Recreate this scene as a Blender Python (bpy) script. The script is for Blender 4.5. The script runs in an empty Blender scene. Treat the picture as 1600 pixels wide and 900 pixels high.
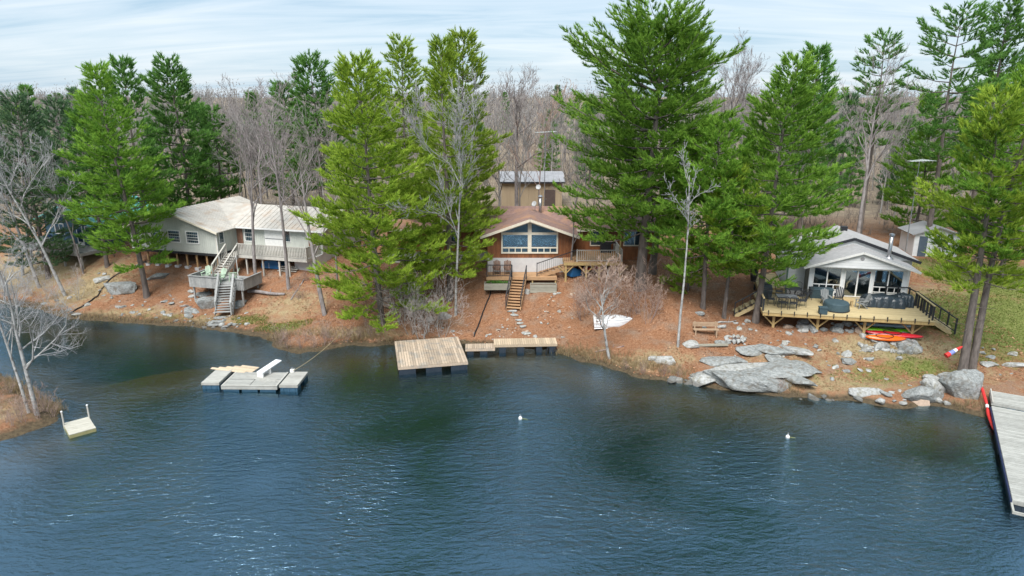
import bpy, math, random
import numpy as np
from math import radians as R_, sin, cos, pi, sqrt, tan, atan2

scene = bpy.context.scene
COL = scene.collection

# ---------------------------------------------------------------- camera
F_PX, PITCH, CAM_H = 1067.0, R_(15.7), 17.0          # focal length in px of a 1600 px wide frame
cam_d = bpy.data.cameras.new("camera")
cam_d.sensor_width = 36.0
cam_d.lens = 36.0 * F_PX / 1600.0
cam_d.clip_start = 0.5
cam_d.clip_end = 5000
cam = bpy.data.objects.new("camera", cam_d)
COL.objects.link(cam)
cam.location = (0, 0, CAM_H)
cam.rotation_euler = (pi / 2 - PITCH, 0, 0)
scene.camera = cam

# ---------------------------------------------------------------- sky and sun
SUN_EL, SUN_AZ = R_(54), R_(196)                     # azimuth clockwise from +Y
SKY_STRENGTH, SUN_STRENGTH, EXPOSURE = 0.078, 1.5, 1.85
world = bpy.data.worlds.new("World")
scene.world = world
world.use_nodes = True
nt = world.node_tree
nt.nodes.clear()
w_out = nt.nodes.new("ShaderNodeOutputWorld")
w_bg = nt.nodes.new("ShaderNodeBackground")
w_bg.inputs[1].default_value = SKY_STRENGTH
w_sky = nt.nodes.new("ShaderNodeTexSky")
w_sky.sky_type = 'NISHITA'
w_sky.sun_disc = False
w_sky.sun_elevation = SUN_EL
w_sky.sun_rotation = SUN_AZ
w_sky.altitude = 100
w_sky.dust_density = 1.0
def wn(t, **kw):
    n = nt.nodes.new("ShaderNode" + t)
    for k, v in kw.items(): setattr(n, k, v)
    return n
L = nt.links.new
w_tc = wn("TexCoord"); w_sep = wn("SeparateXYZ"); w_cmb = wn("CombineXYZ")
w_abs = wn("Math", operation='ABSOLUTE'); w_z = wn("Math", operation='ADD'); w_z.inputs[1].default_value = .16
w_dx = wn("Math", operation='DIVIDE'); w_dy = wn("Math", operation='DIVIDE')
L(w_tc.outputs['Generated'], w_sep.inputs[0]); L(w_sep.outputs[2], w_abs.inputs[0]); L(w_abs.outputs[0], w_z.inputs[0])
L(w_sep.outputs[0], w_dx.inputs[0]); L(w_z.outputs[0], w_dx.inputs[1]); L(w_sep.outputs[1], w_dy.inputs[0]); L(w_z.outputs[0], w_dy.inputs[1])
L(w_dx.outputs[0], w_cmb.inputs[0]); L(w_dy.outputs[0], w_cmb.inputs[1])
w_map = wn("Mapping"); w_map.inputs['Scale'].default_value = (.42, 2.1, 1); w_map.inputs['Rotation'].default_value = (0, 0, R_(-10)); w_map.inputs['Location'].default_value = (3.1, 1.7, 0)
w_n = wn("TexNoise"); w_n.inputs['Scale'].default_value = 1.5; w_n.inputs['Detail'].default_value = 7; w_n.inputs['Roughness'].default_value = .6; w_n.inputs['Distortion'].default_value = .7
w_n2 = wn("TexNoise"); w_n2.inputs['Scale'].default_value = .6; w_n2.inputs['Detail'].default_value = 3
L(w_cmb.outputs[0], w_map.inputs[0]); L(w_map.outputs[0], w_n.inputs['Vector']); L(w_cmb.outputs[0], w_n2.inputs['Vector'])
w_add = wn("Math", operation='MULTIPLY_ADD'); w_add.inputs[1].default_value = .55
w_mul = wn("Math", operation='MULTIPLY'); w_mul.inputs[1].default_value = .45
L(w_n2.outputs[0], w_mul.inputs[0]); L(w_n.outputs[0], w_add.inputs[0]); L(w_mul.outputs[0], w_add.inputs[2])
w_r = wn("ValToRGB"); er = w_r.color_ramp.elements
er[0].position = .34; er[0].color = (1.25, 1.95, 2.60, 1)      # thin grey-blue layer
er[1].position = .62; er[1].color = (2.85, 3.15, 3.45, 1)      # bright high cloud
e2_ = er.new(.47); e2_.color = (2.15, 2.66, 3.12, 1)
L(w_add.outputs[0], w_r.inputs[0])
w_mix = wn("MixRGB"); w_mix.inputs[0].default_value = 0.9
L(w_sky.outputs[0], w_mix.inputs[1]); L(w_r.outputs[0], w_mix.inputs[2])
L(w_mix.outputs[0], w_bg.inputs[0]); L(w_bg.outputs[0], w_out.inputs[0])

sun_d = bpy.data.lights.new("sun", 'SUN')
sun_d.energy = SUN_STRENGTH
sun_d.angle = R_(36)
sun_d.color = (1.0, 0.97, 0.93)
sun = bpy.data.objects.new("sun", sun_d)
COL.objects.link(sun)
sun.rotation_euler = (pi / 2 - SUN_EL, 0, pi - SUN_AZ)
# lamp points along -Z; rotated so that it shines from (sin az, cos az) at the elevation
scene.view_settings.view_transform = 'Standard'
scene.view_settings.look = 'None'
scene.view_settings.exposure = EXPOSURE
scene.view_settings.gamma = 1.0
scene.view_settings.use_curve_mapping = False
scene.cycles.max_bounces = 6
scene.cycles.diffuse_bounces = 4
scene.cycles.glossy_bounces = 3
scene.cycles.transparent_max_bounces = 12
scene.cycles.caustics_reflective = False
scene.cycles.caustics_refractive = False
scene.cycles.use_denoising = True

# ---------------------------------------------------------------- helpers
SP, CP = sin(PITCH), cos(PITCH)
def at(px, py, z=0.0):
    """world point at height z seen at photograph pixel (px, py)"""
    k = (py - 450) / F_PX
    zc = (CAM_H - z) / (SP + k * CP)
    return (px - 800) / F_PX * zc, zc * (CP - k * SP), z
def z_at(py, fwd):
    k = (py - 450) / F_PX
    return CAM_H - fwd * (SP + k * CP) / (CP - k * SP)
def x_at(px, py, fwd):
    k = (py - 450) / F_PX
    return (px - 800) / F_PX * fwd / (CP - k * SP)

# ---- value noise (numpy) for relief
def vnoise(x, y, seed=0):
    xi = np.floor(x).astype(np.int64); yi = np.floor(y).astype(np.int64)
    fx = x - xi; fy = y - yi
    fx = fx * fx * (3 - 2 * fx); fy = fy * fy * (3 - 2 * fy)
    def h(a, b):
        n = (a * 374761393 + b * 668265263 + seed * 974711) & 0x7fffffff
        n = ((n ^ (n >> 13)) * 1274126177) & 0x7fffffff
        return ((n ^ (n >> 16)) & 0xffff) / 65535.0
    return (h(xi, yi) * (1 - fx) + h(xi + 1, yi) * fx) * (1 - fy) + (h(xi, yi + 1) * (1 - fx) + h(xi + 1, yi + 1) * fx) * fy
def fbm(x, y, seed=0, octv=4):
    s = 0; a = .5; f = 1
    for i in range(octv):
        s = s + a * vnoise(x * f, y * f, seed + i * 17); a *= .5; f *= 2.03
    return s

SHORE_PX = [(-1500, 430), (-700, 440), (-300, 452), (-50, 466), (60, 484), (110, 500), (200, 505), (300, 511), (345, 519), (420, 530),
            (432, 548), (470, 553), (540, 541), (615, 540), (690, 537), (760, 540), (830, 545), (872, 550), (900, 562), (960, 577),
            (1000, 592), (1080, 601), (1160, 612), (1230, 620), (1330, 625), (1400, 638), (1470, 634), (1540, 652), (1552, 636),
            (1600, 638), (1700, 634), (2000, 620), (2600, 600)]
shore = [at(a, b)[:2] for a, b in SHORE_PX]
land = np.array(shore + [(900, shore[-1][1]), (1500, 2500), (-1500, 2500), (-900, shore[0][1])])
POINT_PX = [(-420, 545), (-150, 560), (0, 583), (50, 612), (92, 636), (88, 660), (40, 676), (0, 690), (-80, 712), (-420, 800)]
point = np.array([at(a, b)[:2] for a, b in POINT_PX])

def sdf(x, y, poly):
    """signed distance, positive inside"""
    x = np.asarray(x, float); y = np.asarray(y, float)
    d2 = np.full(x.shape, 1e18); ins = np.zeros(x.shape, bool)
    n = len(poly)
    for i in range(n):
        ax, ay = poly[i]; bx, by = poly[(i + 1) % n]
        dx, dy = bx - ax, by - ay
        t = np.clip(((x - ax) * dx + (y - ay) * dy) / (dx * dx + dy * dy + 1e-12), 0, 1)
        d2 = np.minimum(d2, (x - ax - t * dx) ** 2 + (y - ay - t * dy) ** 2)
        c = (ay > y) != (by > y)
        ins ^= c & (x < (bx - ax) * (y - ay) / (by - ay + 1e-12) + ax)
    d = np.sqrt(d2)
    return np.where(ins, d, -d)
def sstep(a, b, x):
    t = np.clip((x - a) / (b - a), 0, 1); return t * t * (3 - 2 * t)
BED_D = [-60, -14, -5, -1.5, 0]; BED_Z = [-3.2, -2.4, -1.3, -.45, 0]
def hgt(x, y):
    x = np.asarray(x, float); y = np.asarray(y, float)
    d = sdf(x, y, land) + (fbm(x * .9, y * .9, 5, 3) - .45) * .9
    zl = np.interp(d, BED_D + [1, 3, 6, 9, 14, 30, 60], BED_Z + [.18, .55, 1.7, 2.9, 3.7, 4.4, 4.8])
    zm = np.interp(d, BED_D + [1, 2.5, 4.2, 6, 7.5, 10, 20, 60], BED_Z + [.3, .8, 1.4, 2.35, 3.0, 3.45, 4.3, 4.8])
    zr = np.interp(d, BED_D + [.6, 3, 6, 8.5, 12, 20, 60], BED_Z + [.25, .6, 1.15, 1.65, 2.4, 3.0, 4.6])
    a = sstep(-13, -8, x); b = sstep(10, 16, x)
    z = (zl * (1 - a) + zm * a) * (1 - b) + zr * b
    d2 = sdf(x, y, point) + (fbm(x * .8, y * .8, 9, 3) - .45) * .8
    z2 = np.interp(d2, BED_D + [1, 3, 8], BED_Z + [.2, .32, .45])
    z = np.maximum(z, z2)
    # a shoal of sand off the left bank
    sx, sy = SHOAL
    bump_ = 1.7 * np.exp(-(((x - sx) * .9 + (y - sy) * .25) ** 2 / 9 + ((y - sy) - (x - sx) * .35) ** 2 / 4.5))
    z = np.where(z < -.5, np.minimum(z + bump_, -.5), z)
    dm = np.maximum(d, d2)
    up = np.clip(dm, 0, 3) / 3
    z = z + up * ((fbm(x * .28, y * .28, 1, 3) - .45) * .55 + (fbm(x * 1.7, y * 1.7, 2, 3) - .45) * .16) * np.exp(-np.clip(y - 60, 0, 200) / 80.)
    # wooded hill far behind
    hill = sstep(95, 430, y) * (4.5 + 6.0 * (fbm(x * .006 + 3, y * .004, 3, 2) - .3)) + sstep(430, 800, y) * 3
    return z + hill
SHOAL = at(268, 605, -1)[:2]
def ground_z(x, y):
    return float(hgt(np.array([x]), np.array([y]))[0])
def on_ground(px, py):
    """world point on the terrain seen at a photograph pixel"""
    k = (py - 450) / F_PX; cx = (px - 800) / F_PX
    zc = np.linspace(24, 110, 1200)
    X = cx * zc; Y = zc * (CP - k * SP); Z = CAM_H - zc * (SP + k * CP)
    h = hgt(X, Y)
    i = np.argmax(Z <= h)
    return float(X[i]), float(Y[i]), float(h[i])

# ---------------------------------------------------------------- materials
MATS = {}
def new_mat(name):
    m = bpy.data.materials.new(name); m.use_nodes = True
    m.node_tree.nodes.clear()
    return m, m.node_tree.nodes, m.node_tree.links.new
def schlick(N, K, f0, normal=None):
    """mirror share by viewing angle, the same from both sides of the sheet"""
    lw = N.new("ShaderNodeLayerWeight"); lw.inputs[0].default_value = .5
    if normal: K(normal, lw.inputs['Normal'])
    pw = N.new("ShaderNodeMath"); pw.operation = 'POWER'; pw.inputs[1].default_value = 5; K(lw.outputs['Facing'], pw.inputs[0])
    ma = N.new("ShaderNodeMath"); ma.operation = 'MULTIPLY_ADD'; ma.inputs[1].default_value = 1 - f0; ma.inputs[2].default_value = f0; K(pw.outputs[0], ma.inputs[0])
    return ma.outputs[0]
def mat(name, c1, c2=None, rough=.7, scale=4.0, stretch=(1, 1, 1), bump=0.0, metal=0.0, rnd=.0, spec=.4, dirt=None, dscale=1.2, bscale=None):
    """procedural surface: two colours by noise, optional stain colour, random value per object, bump"""
    if name in MATS: return MATS[name]
    m, N, K = new_mat(name)
    out = N.new("ShaderNodeOutputMaterial"); p = N.new("ShaderNodeBsdfPrincipled")
    K(p.outputs[0], out.inputs[0])
    p.inputs['Roughness'].default_value = rough; p.inputs['Metallic'].default_value = metal
    p.inputs['Specular IOR Level'].default_value = spec
    c2 = c2 or tuple(v * .72 for v in c1)
    tc = N.new("ShaderNodeTexCoord"); mp = N.new("ShaderNodeMapping"); mp.inputs['Scale'].default_value = stretch
    geo = N.new("ShaderNodeNewGeometry")
    K(geo.outputs['Position'], mp.inputs[0])
    n = N.new("ShaderNodeTexNoise"); n.inputs['Scale'].default_value = scale; n.inputs['Detail'].default_value = 5
    n.inputs['Roughness'].default_value = .65
    K(mp.outputs[0], n.inputs['Vector'])
    rp = N.new("ShaderNodeValToRGB")
    rp.color_ramp.elements[0].position = .35; rp.color_ramp.elements[1].position = .68
    rp.color_ramp.elements[0].color = (*c2, 1); rp.color_ramp.elements[1].color = (*c1, 1)
    K(n.outputs[0], rp.inputs[0]); cur = rp.outputs[0]
    if dirt:
        n2 = N.new("ShaderNodeTexNoise"); n2.inputs['Scale'].default_value = dscale; n2.inputs['Detail'].default_value = 6
        K(geo.outputs['Position'], n2.inputs['Vector'])
        r2 = N.new("ShaderNodeValToRGB"); r2.color_ramp.elements[0].position = .5; r2.color_ramp.elements[1].position = .68
        K(n2.outputs[0], r2.inputs[0])
        mx = N.new("ShaderNodeMixRGB"); mx.inputs[2].default_value = (*dirt, 1)
        K(r2.outputs[0], mx.inputs[0]); K(cur, mx.inputs[1]); cur = mx.outputs[0]
    if rnd:
        oi = N.new("ShaderNodeObjectInfo"); mr = N.new("ShaderNodeMapRange")
        mr.inputs['To Min'].default_value = 1 - rnd; mr.inputs['To Max'].default_value = 1 + rnd
        K(oi.outputs['Random'], mr.inputs[0])
        hs = N.new("ShaderNodeHueSaturation"); K(mr.outputs[0], hs.inputs['Value']); K(cur, hs.inputs['Color']); cur = hs.outputs[0]
    K(cur, p.inputs['Base Color'])
    if bump:
        b = N.new("ShaderNodeBump"); b.inputs['Strength'].default_value = bump; b.inputs['Distance'].default_value = .05
        nb = N.new("ShaderNodeTexNoise"); nb.inputs['Scale'].default_value = bscale or scale * 2; nb.inputs['Detail'].default_value = 6
        K(mp.outputs[0], nb.inputs['Vector']); K(nb.outputs[0], b.inputs['Height']); K(b.outputs[0], p.inputs['Normal'])
    MATS[name] = m
    return m

def wet_foot(m, z0=.30, z1=.12, f=.42):
    """dark wet stain on stone just above the water line"""
    N = m.node_tree.nodes; K = m.node_tree.links.new; p = next(n for n in N if n.type == 'BSDF_PRINCIPLED'); src = p.inputs['Base Color'].links[0].from_socket
    g = N.new('ShaderNodeNewGeometry'); s = N.new('ShaderNodeSeparateXYZ'); K(g.outputs['Position'], s.inputs[0])
    r = N.new('ShaderNodeMapRange'); r.inputs[1].default_value = z0; r.inputs[2].default_value = z1; r.inputs[4].default_value = .75; K(s.outputs[2], r.inputs[0])
    x = N.new('ShaderNodeMixRGB'); x.inputs[2].default_value = (.07, .062, .05, 1); K(r.outputs[0], x.inputs[0]); K(src, x.inputs[1]); K(x.outputs[0], p.inputs['Base Color'])
    return m
def leaf_mat(name, c1, c2, trans=.42, scale=.9):
    m, N, K = new_mat(name)
    out = N.new("ShaderNodeOutputMaterial")
    df = N.new("ShaderNodeBsdfDiffuse"); tr = N.new("ShaderNodeBsdfTranslucent"); mx = N.new("ShaderNodeMixShader")
    mx.inputs[0].default_value = trans
    geo = N.new("ShaderNodeNewGeometry"); oi = N.new("ShaderNodeObjectInfo")
    n = N.new("ShaderNodeTexNoise"); n.inputs['Scale'].default_value = scale; n.inputs['Detail'].default_value = 2; n.inputs['Roughness'].default_value = .7
    K(geo.outputs['Position'], n.inputs['Vector'])
    ad = N.new("ShaderNodeMath"); ad.operation = 'MULTIPLY_ADD'; ad.inputs[1].default_value = .5
    K(geo.outputs['Random Per Island'], ad.inputs[0]); 
    sb = N.new("ShaderNodeMath"); sb.operation = 'SUBTRACT'; sb.inputs[1].default_value = .25
    K(n.outputs[0], sb.inputs[0]); K(sb.outputs[0], ad.inputs[2])
    rp = N.new("ShaderNodeValToRGB")
    rp.color_ramp.elements[0].position = .30; rp.color_ramp.elements[1].position = .70
    rp.color_ramp.elements[0].color = (*c2, 1); rp.color_ramp.elements[1].color = (*c1, 1)
    K(ad.outputs[0], rp.inputs[0])
    hs = N.new("ShaderNodeHueSaturation"); mr = N.new("ShaderNodeMapRange")
    mr.inputs['To Min'].default_value = .88; mr.inputs['To Max'].default_value = 1.12
    K(oi.outputs['Random'], mr.inputs[0]); K(mr.outputs[0], hs.inputs['Value']); K(rp.outputs[0], hs.inputs['Color'])
    K(hs.outputs[0], df.inputs[0]); K(hs.outputs[0], tr.inputs[0])
    K(df.outputs[0], mx.inputs[1]); K(tr.outputs[0], mx.inputs[2]); K(mx.outputs[0], out.inputs[0])
    MATS[name] = m
    return m

NEEDLE = {
    'green': leaf_mat("needles_green", (.320, .520, .080), (.130, .275, .043)),
    'yellow': leaf_mat("needles_yellow", (.435, .560, .080), (.210, .335, .043)),
    'dark': leaf_mat("needles_dark", (.215, .410, .095), (.080, .200, .048)),
    'blue': leaf_mat("needles_blue", (.190, .310, .150), (.085, .165, .085)),
}
BARK = mat("bark_pine", (.20, .17, .15), (.09, .075, .068), .95, 6, (1, 1, .25), .6)
BARK_GREY = mat("bark_grey", (.34, .31, .30), (.17, .15, .145), .95, 5, (1, 1, .4), .4)
BARK_PALE = mat("bark_pale", (.50, .50, .485), (.28, .28, .27), .9, 5, (1, 1, .7), .3, dirt=(.16, .15, .14), dscale=4)
BARK_WARM = mat("bark_warm", (.36, .27, .24), (.20, .14, .125), .95, 5, (1, 1, .4), .3)
TWIG_PALE = mat("twig_pale", (.43, .43, .435), (.30, .30, .305), .9, 3)
TWIG_SILVER = mat("twig_silver", (.56, .49, .46), (.40, .35, .33), .9, 3)
TWIG_GREY = mat("twig_grey", (.33, .29, .28), (.22, .19, .185), .9, 3)
TWIG_WARM = mat("twig_warm", (.50, .37, .30), (.34, .24, .19), .9, 3)
WOODS = mat("bark_woods", (.33, .312, .295), (.18, .168, .158), .95, .15, rnd=.3)

# ---------------------------------------------------------------- mesh building
def mesh_np(name, V, faces_idx, k, material=None, smooth=False):
    """V (n,3), faces_idx flat index array of polygons with k corners"""
    me = bpy.data.meshes.new(name)
    V = np.ascontiguousarray(V, np.float32); I = np.ascontiguousarray(faces_idx, np.int32).ravel()
    nf = len(I) // k
    me.vertices.add(len(V)); me.vertices.foreach_set("co", V.ravel())
    me.loops.add(len(I)); me.loops.foreach_set("vertex_index", I)
    me.polygons.add(nf)
    me.polygons.foreach_set("loop_start", np.arange(0, nf * k, k, dtype=np.int32))
    me.polygons.foreach_set("loop_total", np.full(nf, k, np.int32))
    if smooth: me.polygons.foreach_set("use_smooth", np.ones(nf, bool))
    me.update(calc_edges=True)
    if material: me.materials.append(material)
    return me
def link(name, data, parent=None, loc=(0, 0, 0), rot=(0, 0, 0), scale=(1, 1, 1)):
    o = bpy.data.objects.new(name, data); COL.objects.link(o)
    o.parent = parent; o.location = loc; o.rotation_euler = rot; o.scale = scale
    return o
LABELS = {}
def tag(o, label, cat, group=None, kind=None):
    o["label"] = label; o["category"] = cat
    if group: o["group"] = group
    if kind: o["kind"] = kind
    return o
class MB:
    """collects shapes into one mesh"""
    def __init__(s): s.v = []; s.f = []
    def add(s, vs, fs):
        b = len(s.v); s.v += [tuple(p) for p in vs]; s.f += [tuple(i + b for i in f) for f in fs]
        return s
    def box(s, x0, x1, y0, y1, z0, z1):
        return s.add([(x0, y0, z0), (x1, y0, z0), (x1, y1, z0), (x0, y1, z0), (x0, y0, z1), (x1, y0, z1), (x1, y1, z1), (x0, y1, z1)],
                     [(3, 2, 1, 0), (4, 5, 6, 7), (0, 1, 5, 4), (1, 2, 6, 5), (2, 3, 7, 6), (3, 0, 4, 7)])
    def bar(s, a, b, w, h=None):
        """square bar from a to b"""
        a = np.array(a, float); b = np.array(b, float); d = b - a; l = np.linalg.norm(d)
        if l < 1e-6: return s
        d /= l; h = h or w
        r = np.cross(d, (0, 0, 1.)); 
        if np.linalg.norm(r) < 1e-4: r = np.array((1., 0, 0))
        r /= np.linalg.norm(r); u = np.cross(r, d)
        c = []
        for p in (a, b):
            for i, j in ((-1, -1), (1, -1), (1, 1), (-1, 1)): c.append(p + r * i * w / 2 + u * j * h / 2)
        return s.add(c, [(3, 2, 1, 0), (4, 5, 6, 7), (0, 1, 5, 4), (1, 2, 6, 5), (2, 3, 7, 6), (3, 0, 4, 7)])
    def tube(s, pts, radii, n=8, cap=True):
        pts = [np.array(p, float) for p in pts]; b0 = len(s.v)
        if not hasattr(radii, '__len__'): radii = [radii] * len(pts)
        ref = None
        for i, p in enumerate(pts):
            d = pts[min(i + 1, len(pts) - 1)] - pts[max(i - 1, 0)]; d /= (np.linalg.norm(d) + 1e-9)
            if ref is None:
                ref = np.cross(d, (0.31, 0.95, .05)); 
                if np.linalg.norm(ref) < .1: ref = np.cross(d, (1, 0, 0))
            r = ref - d * np.dot(ref, d); r /= np.linalg.norm(r) + 1e-9; ref = r; u = np.cross(d, r)
            for k in range(n):
                a = 2 * pi * k / n; s.v.append(tuple(p + (r * cos(a) + u * sin(a)) * radii[i]))
        for i in range(len(pts) - 1):
            for k in range(n):
                k2 = (k + 1) % n; a = b0 + i * n
                s.f.append((a + k, a + k2, a + n + k2, a + n + k))
        if cap:
            s.f.append(tuple(b0 + k for k in reversed(range(n)))); s.f.append(tuple(b0 + (len(pts) - 1) * n + k for k in range(n)))
        return s
    def prism(s, poly, axis, t0, t1):
        """2-D polygon extruded along axis: 'y' uses (x,z) polygon, 'z' uses (x,y), 'x' uses (y,z)"""
        def P(a, b, t): return {'y': (a, t, b), 'z': (a, b, t), 'x': (t, a, b)}[axis]
        n = len(poly)
        vs = [P(a, b, t0) for a, b in poly] + [P(a, b, t1) for a, b in poly]
        fs = [tuple(range(n)), tuple(reversed(range(n, 2 * n)))] + [(i, i + n, (i + 1) % n + n, (i + 1) % n) for i in range(n)]
        return s.add(vs, fs)
    def lathe(s, prof, c=(0, 0, 0), n=16):
        b0 = len(s.v)
        for r, z in prof:
            for k in range(n):
                a = 2 * pi * k / n; s.v.append((c[0] + r * cos(a), c[1] + r * sin(a), c[2] + z))
        for i in range(len(prof) - 1):
            for k in range(n):
                k2 = (k + 1) % n; a = b0 + i * n; s.f.append((a + k, a + k2, a + n + k2, a + n + k))
        s.f.append(tuple(b0 + k for k in reversed(range(n)))); s.f.append(tuple(b0 + (len(prof) - 1) * n + k for k in range(n)))
        return s
    def mesh(s, name, material, smooth=False, z0=0.0):
        me = bpy.data.meshes.new(name)
        me.from_pydata([(x, y, z - z0) for x, y, z in s.v], [], s.f)
        import bmesh
        bm = bmesh.new(); bm.from_mesh(me); bmesh.ops.recalc_face_normals(bm, faces=bm.faces); bm.to_mesh(me); bm.free()
        if smooth: me.polygons.foreach_set("use_smooth", [True] * len(me.polygons))
        me.materials.append(material); me.update()
        return me
    def build(s, name, material, parent=None, smooth=False, z0=0.0, loc=(0, 0, 0)):
        return link(name, s.mesh(name, material, smooth, z0), parent, loc)
UNIT = {}
def unit(material):
    if material.name not in UNIT:
        m = MB()
        b = .5; 
        m.box(-b, b, -b, b, -b, b)
        UNIT[material.name] = m.mesh("piece", material)
    return UNIT[material.name]
class Thing:
    """an Empty at the thing's base with parts as children; parts are given in the thing's frame with absolute heights"""
    def __init__(s, name, label, cat, loc, rz=0, group=None):
        s.z0 = loc[2]
        s.o = link(name, None, None, loc, (0, 0, rz)); s.o.empty_display_size = .3
        tag(s.o, label, cat, group)
    def part(s, name, mb, material, parent=None, smooth=False, kind=None):
        o = mb.build(name, material, parent or s.o, smooth, s.z0)
        if kind: o["kind"] = kind
        return o
    def piece(s, name, c, size, material, rot=(0, 0, 0), parent=None):
        return link(name, unit(material), parent or s.o, (c[0], c[1], c[2] - s.z0), rot, size)
    def w(s, x, y):
        a = s.o.rotation_euler.z; return (s.o.location.x + x * cos(a) - y * sin(a), s.o.location.y + x * sin(a) + y * cos(a))
    def gz(s, x, y): return ground_z(*s.w(x, y))
# ================================================================ THE SETTING: ground, lake
def axis(lo, dlo, dhi, hi, step, grow=1.16):
    c = list(np.arange(dlo, dhi + 1e-6, step))
    s = step; v = dhi
    while v < hi: s *= grow; v += s; c.append(v)
    s = step; v = dlo
    while v > lo: s *= grow; v -= s; c.insert(0, v)
    return np.array(c)
GX = axis(-1400, -40, 42, 1400, .36); GY = axis(-60, 27, 72, 1900, .34)
gx, gy = np.meshgrid(GX, GY)
gz = hgt(gx, gy)
nx, ny = len(GX), len(GY)
idx = np.arange(nx * ny).reshape(ny, nx)
quads = np.stack([idx[:-1, :-1], idx[:-1, 1:], idx[1:, 1:], idx[1:, :-1]], -1).reshape(-1, 4)

def ellipse_mask(x, y, pts):
    m = np.zeros(x.shape)
    for (px, py, rx, ry, s) in pts:
        cx, cy, cz = on_ground(px, py)
        m = np.maximum(m, s * np.exp(-(((x - cx) / rx) ** 2 + ((y - cy) / ry) ** 2)))
    return m
# where green grass, and where dry tan grass, grows instead of needle litter
grass_pts = [(1560, 500, 6, 5, 1), (1590, 440, 7, 6, .9), (1470, 420, 4, 4, .6), (1440, 575, 3.5, 1.8, .6), (1370, 590, 3, 1.8, .55), (1400, 560, 3, 2, .4),
             (440, 512, 2.4, 1.2, .7), (390, 500, 2, 1.2, .5), (250, 498, 5, 1.0, .45), (1250, 590, 2.5, 1.2, .35), (1560, 560, 4, 2, .45)]
dry_pts = [(20, 640, 6, 3, .45), (330, 300, 14, 8, .8), (420, 250, 16, 10, .9), (140, 450, 5, 5, .65), (200, 490, 6, 1.3, .55), (330, 500, 4, 1.3, .6), (450, 480, 5, 3, .5), (1000, 568, 5, 1.4, .6), (1250, 560, 6, 2.5, .45),
           (1400, 545, 6, 2, .8), (1320, 600, 6, 2, .55), (60, 420, 8, 6, .7), (1540, 590, 4, 2, .4), (900, 555, 3, 1.2, .5), (1480, 470, 4, 4, .7), (560, 520, 5, 1.2, .6)]
m_grass = ellipse_mask(gx, gy, grass_pts); m_dry = ellipse_mask(gx, gy, dry_pts)
m_wood = sstep(62, 85, gy)
ground_me = mesh_np("ground", np.stack([gx, gy, gz], -1).reshape(-1, 3), quads, 4, None, True)
ca = ground_me.color_attributes.new("cover", 'FLOAT_COLOR', 'POINT')
ca.data.foreach_set("color", np.stack([m_grass, m_dry, m_wood, np.ones_like(m_dry)], -1).astype(np.float32).ravel())

m, N, K = new_mat("ground_litter")
out = N.new("ShaderNodeOutputMaterial"); p = N.new("ShaderNodeBsdfPrincipled"); K(p.outputs[0], out.inputs[0])
p.inputs['Roughness'].default_value = .95; p.inputs['Specular IOR Level'].default_value = .15
geo = N.new("ShaderNodeNewGeometry")
def noise(scale, detail=5, rough=.6, vec=None, dist=0):
    n = N.new("ShaderNodeTexNoise"); n.inputs['Scale'].default_value = scale; n.inputs['Detail'].default_value = detail
    n.inputs['Roughness'].default_value = rough; n.inputs['Distortion'].default_value = dist
    K(vec or geo.outputs['Position'], n.inputs['Vector']); return n.outputs[0]
def ramp(fac, stops):
    r = N.new("ShaderNodeValToRGB"); e = r.color_ramp.elements
    while len(e) < len(stops): e.new(.5)
    for i, (pos, c) in enumerate(stops): e[i].position = pos; e[i].color = (*c, 1) if len(c) == 3 else c
    K(fac, r.inputs[0]); return r.outputs[0]
def mixc(fac, a, b):
    x = N.new("ShaderNodeMixRGB")
    if isinstance(fac, float): x.inputs[0].default_value = fac
    else: K(fac, x.inputs[0])
    for i, c in ((1, a), (2, b)):
        if isinstance(c, tuple): x.inputs[i].default_value = (*c, 1)
        else: K(c, x.inputs[i])
    return x.outputs[0]
def mth(op, a, b=None):
    x = N.new("ShaderNodeMath"); x.operation = op
    for i, c in ((0, a), (1, b)):
        if c is None: continue
        if isinstance(c, (int, float)): x.inputs[i].default_value = c
        else: K(c, x.inputs[i])
    return x.outputs[0]
at_n = N.new("ShaderNodeAttribute"); at_n.attribute_name = "cover"
sep = N.new("ShaderNodeSeparateColor"); K(at_n.outputs['Color'], sep.inputs[0])
fine = noise(9, 6, .75); mid = noise(.9, 5, .6)
needles = ramp(fine, [(.25, (.11, .050, .028)), (.48, (.27, .132, .070)), (.74, (.42, .255, .160))])
needles = mixc(ramp(mid, [(.48, (0, 0, 0)), (.74, (1, 1, 1))]), needles, ramp(noise(14, 5, .7), [(.3, (.16, .100, .070)), (.7, (.38, .28, .205))]))
dry = ramp(noise(11, 6, .75), [(.25, (.17, .125, .065)), (.5, (.34, .265, .15)), (.75, (.50, .42, .27))])
green = ramp(noise(7, 6, .7), [(.25, (.075, .10, .022)), (.5, (.16, .19, .05)), (.72, (.32, .28, .12))])
woodfl = ramp(noise(1.2, 6, .7), [(.25, (.15, .120, .092)), (.55, (.28, .225, .165)), (.8, (.38, .34, .22))])
brk = noise(1.6, 5, .7)
def edge(mask):
    a = mth('ADD', mask, mth('MULTIPLY', mth('SUBTRACT', brk, .5), .9))
    return ramp(a, [(.28, (0, 0, 0)), (.58, (1, 1, 1))])
col = mixc(edge(sep.outputs[1]), needles, dry)
col = mixc(edge(sep.outputs[0]), col, green)
col = mixc(ramp(sep.outputs[2], [(.2, (0, 0, 0)), (.8, (1, 1, 1))]), col, woodfl)
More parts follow.
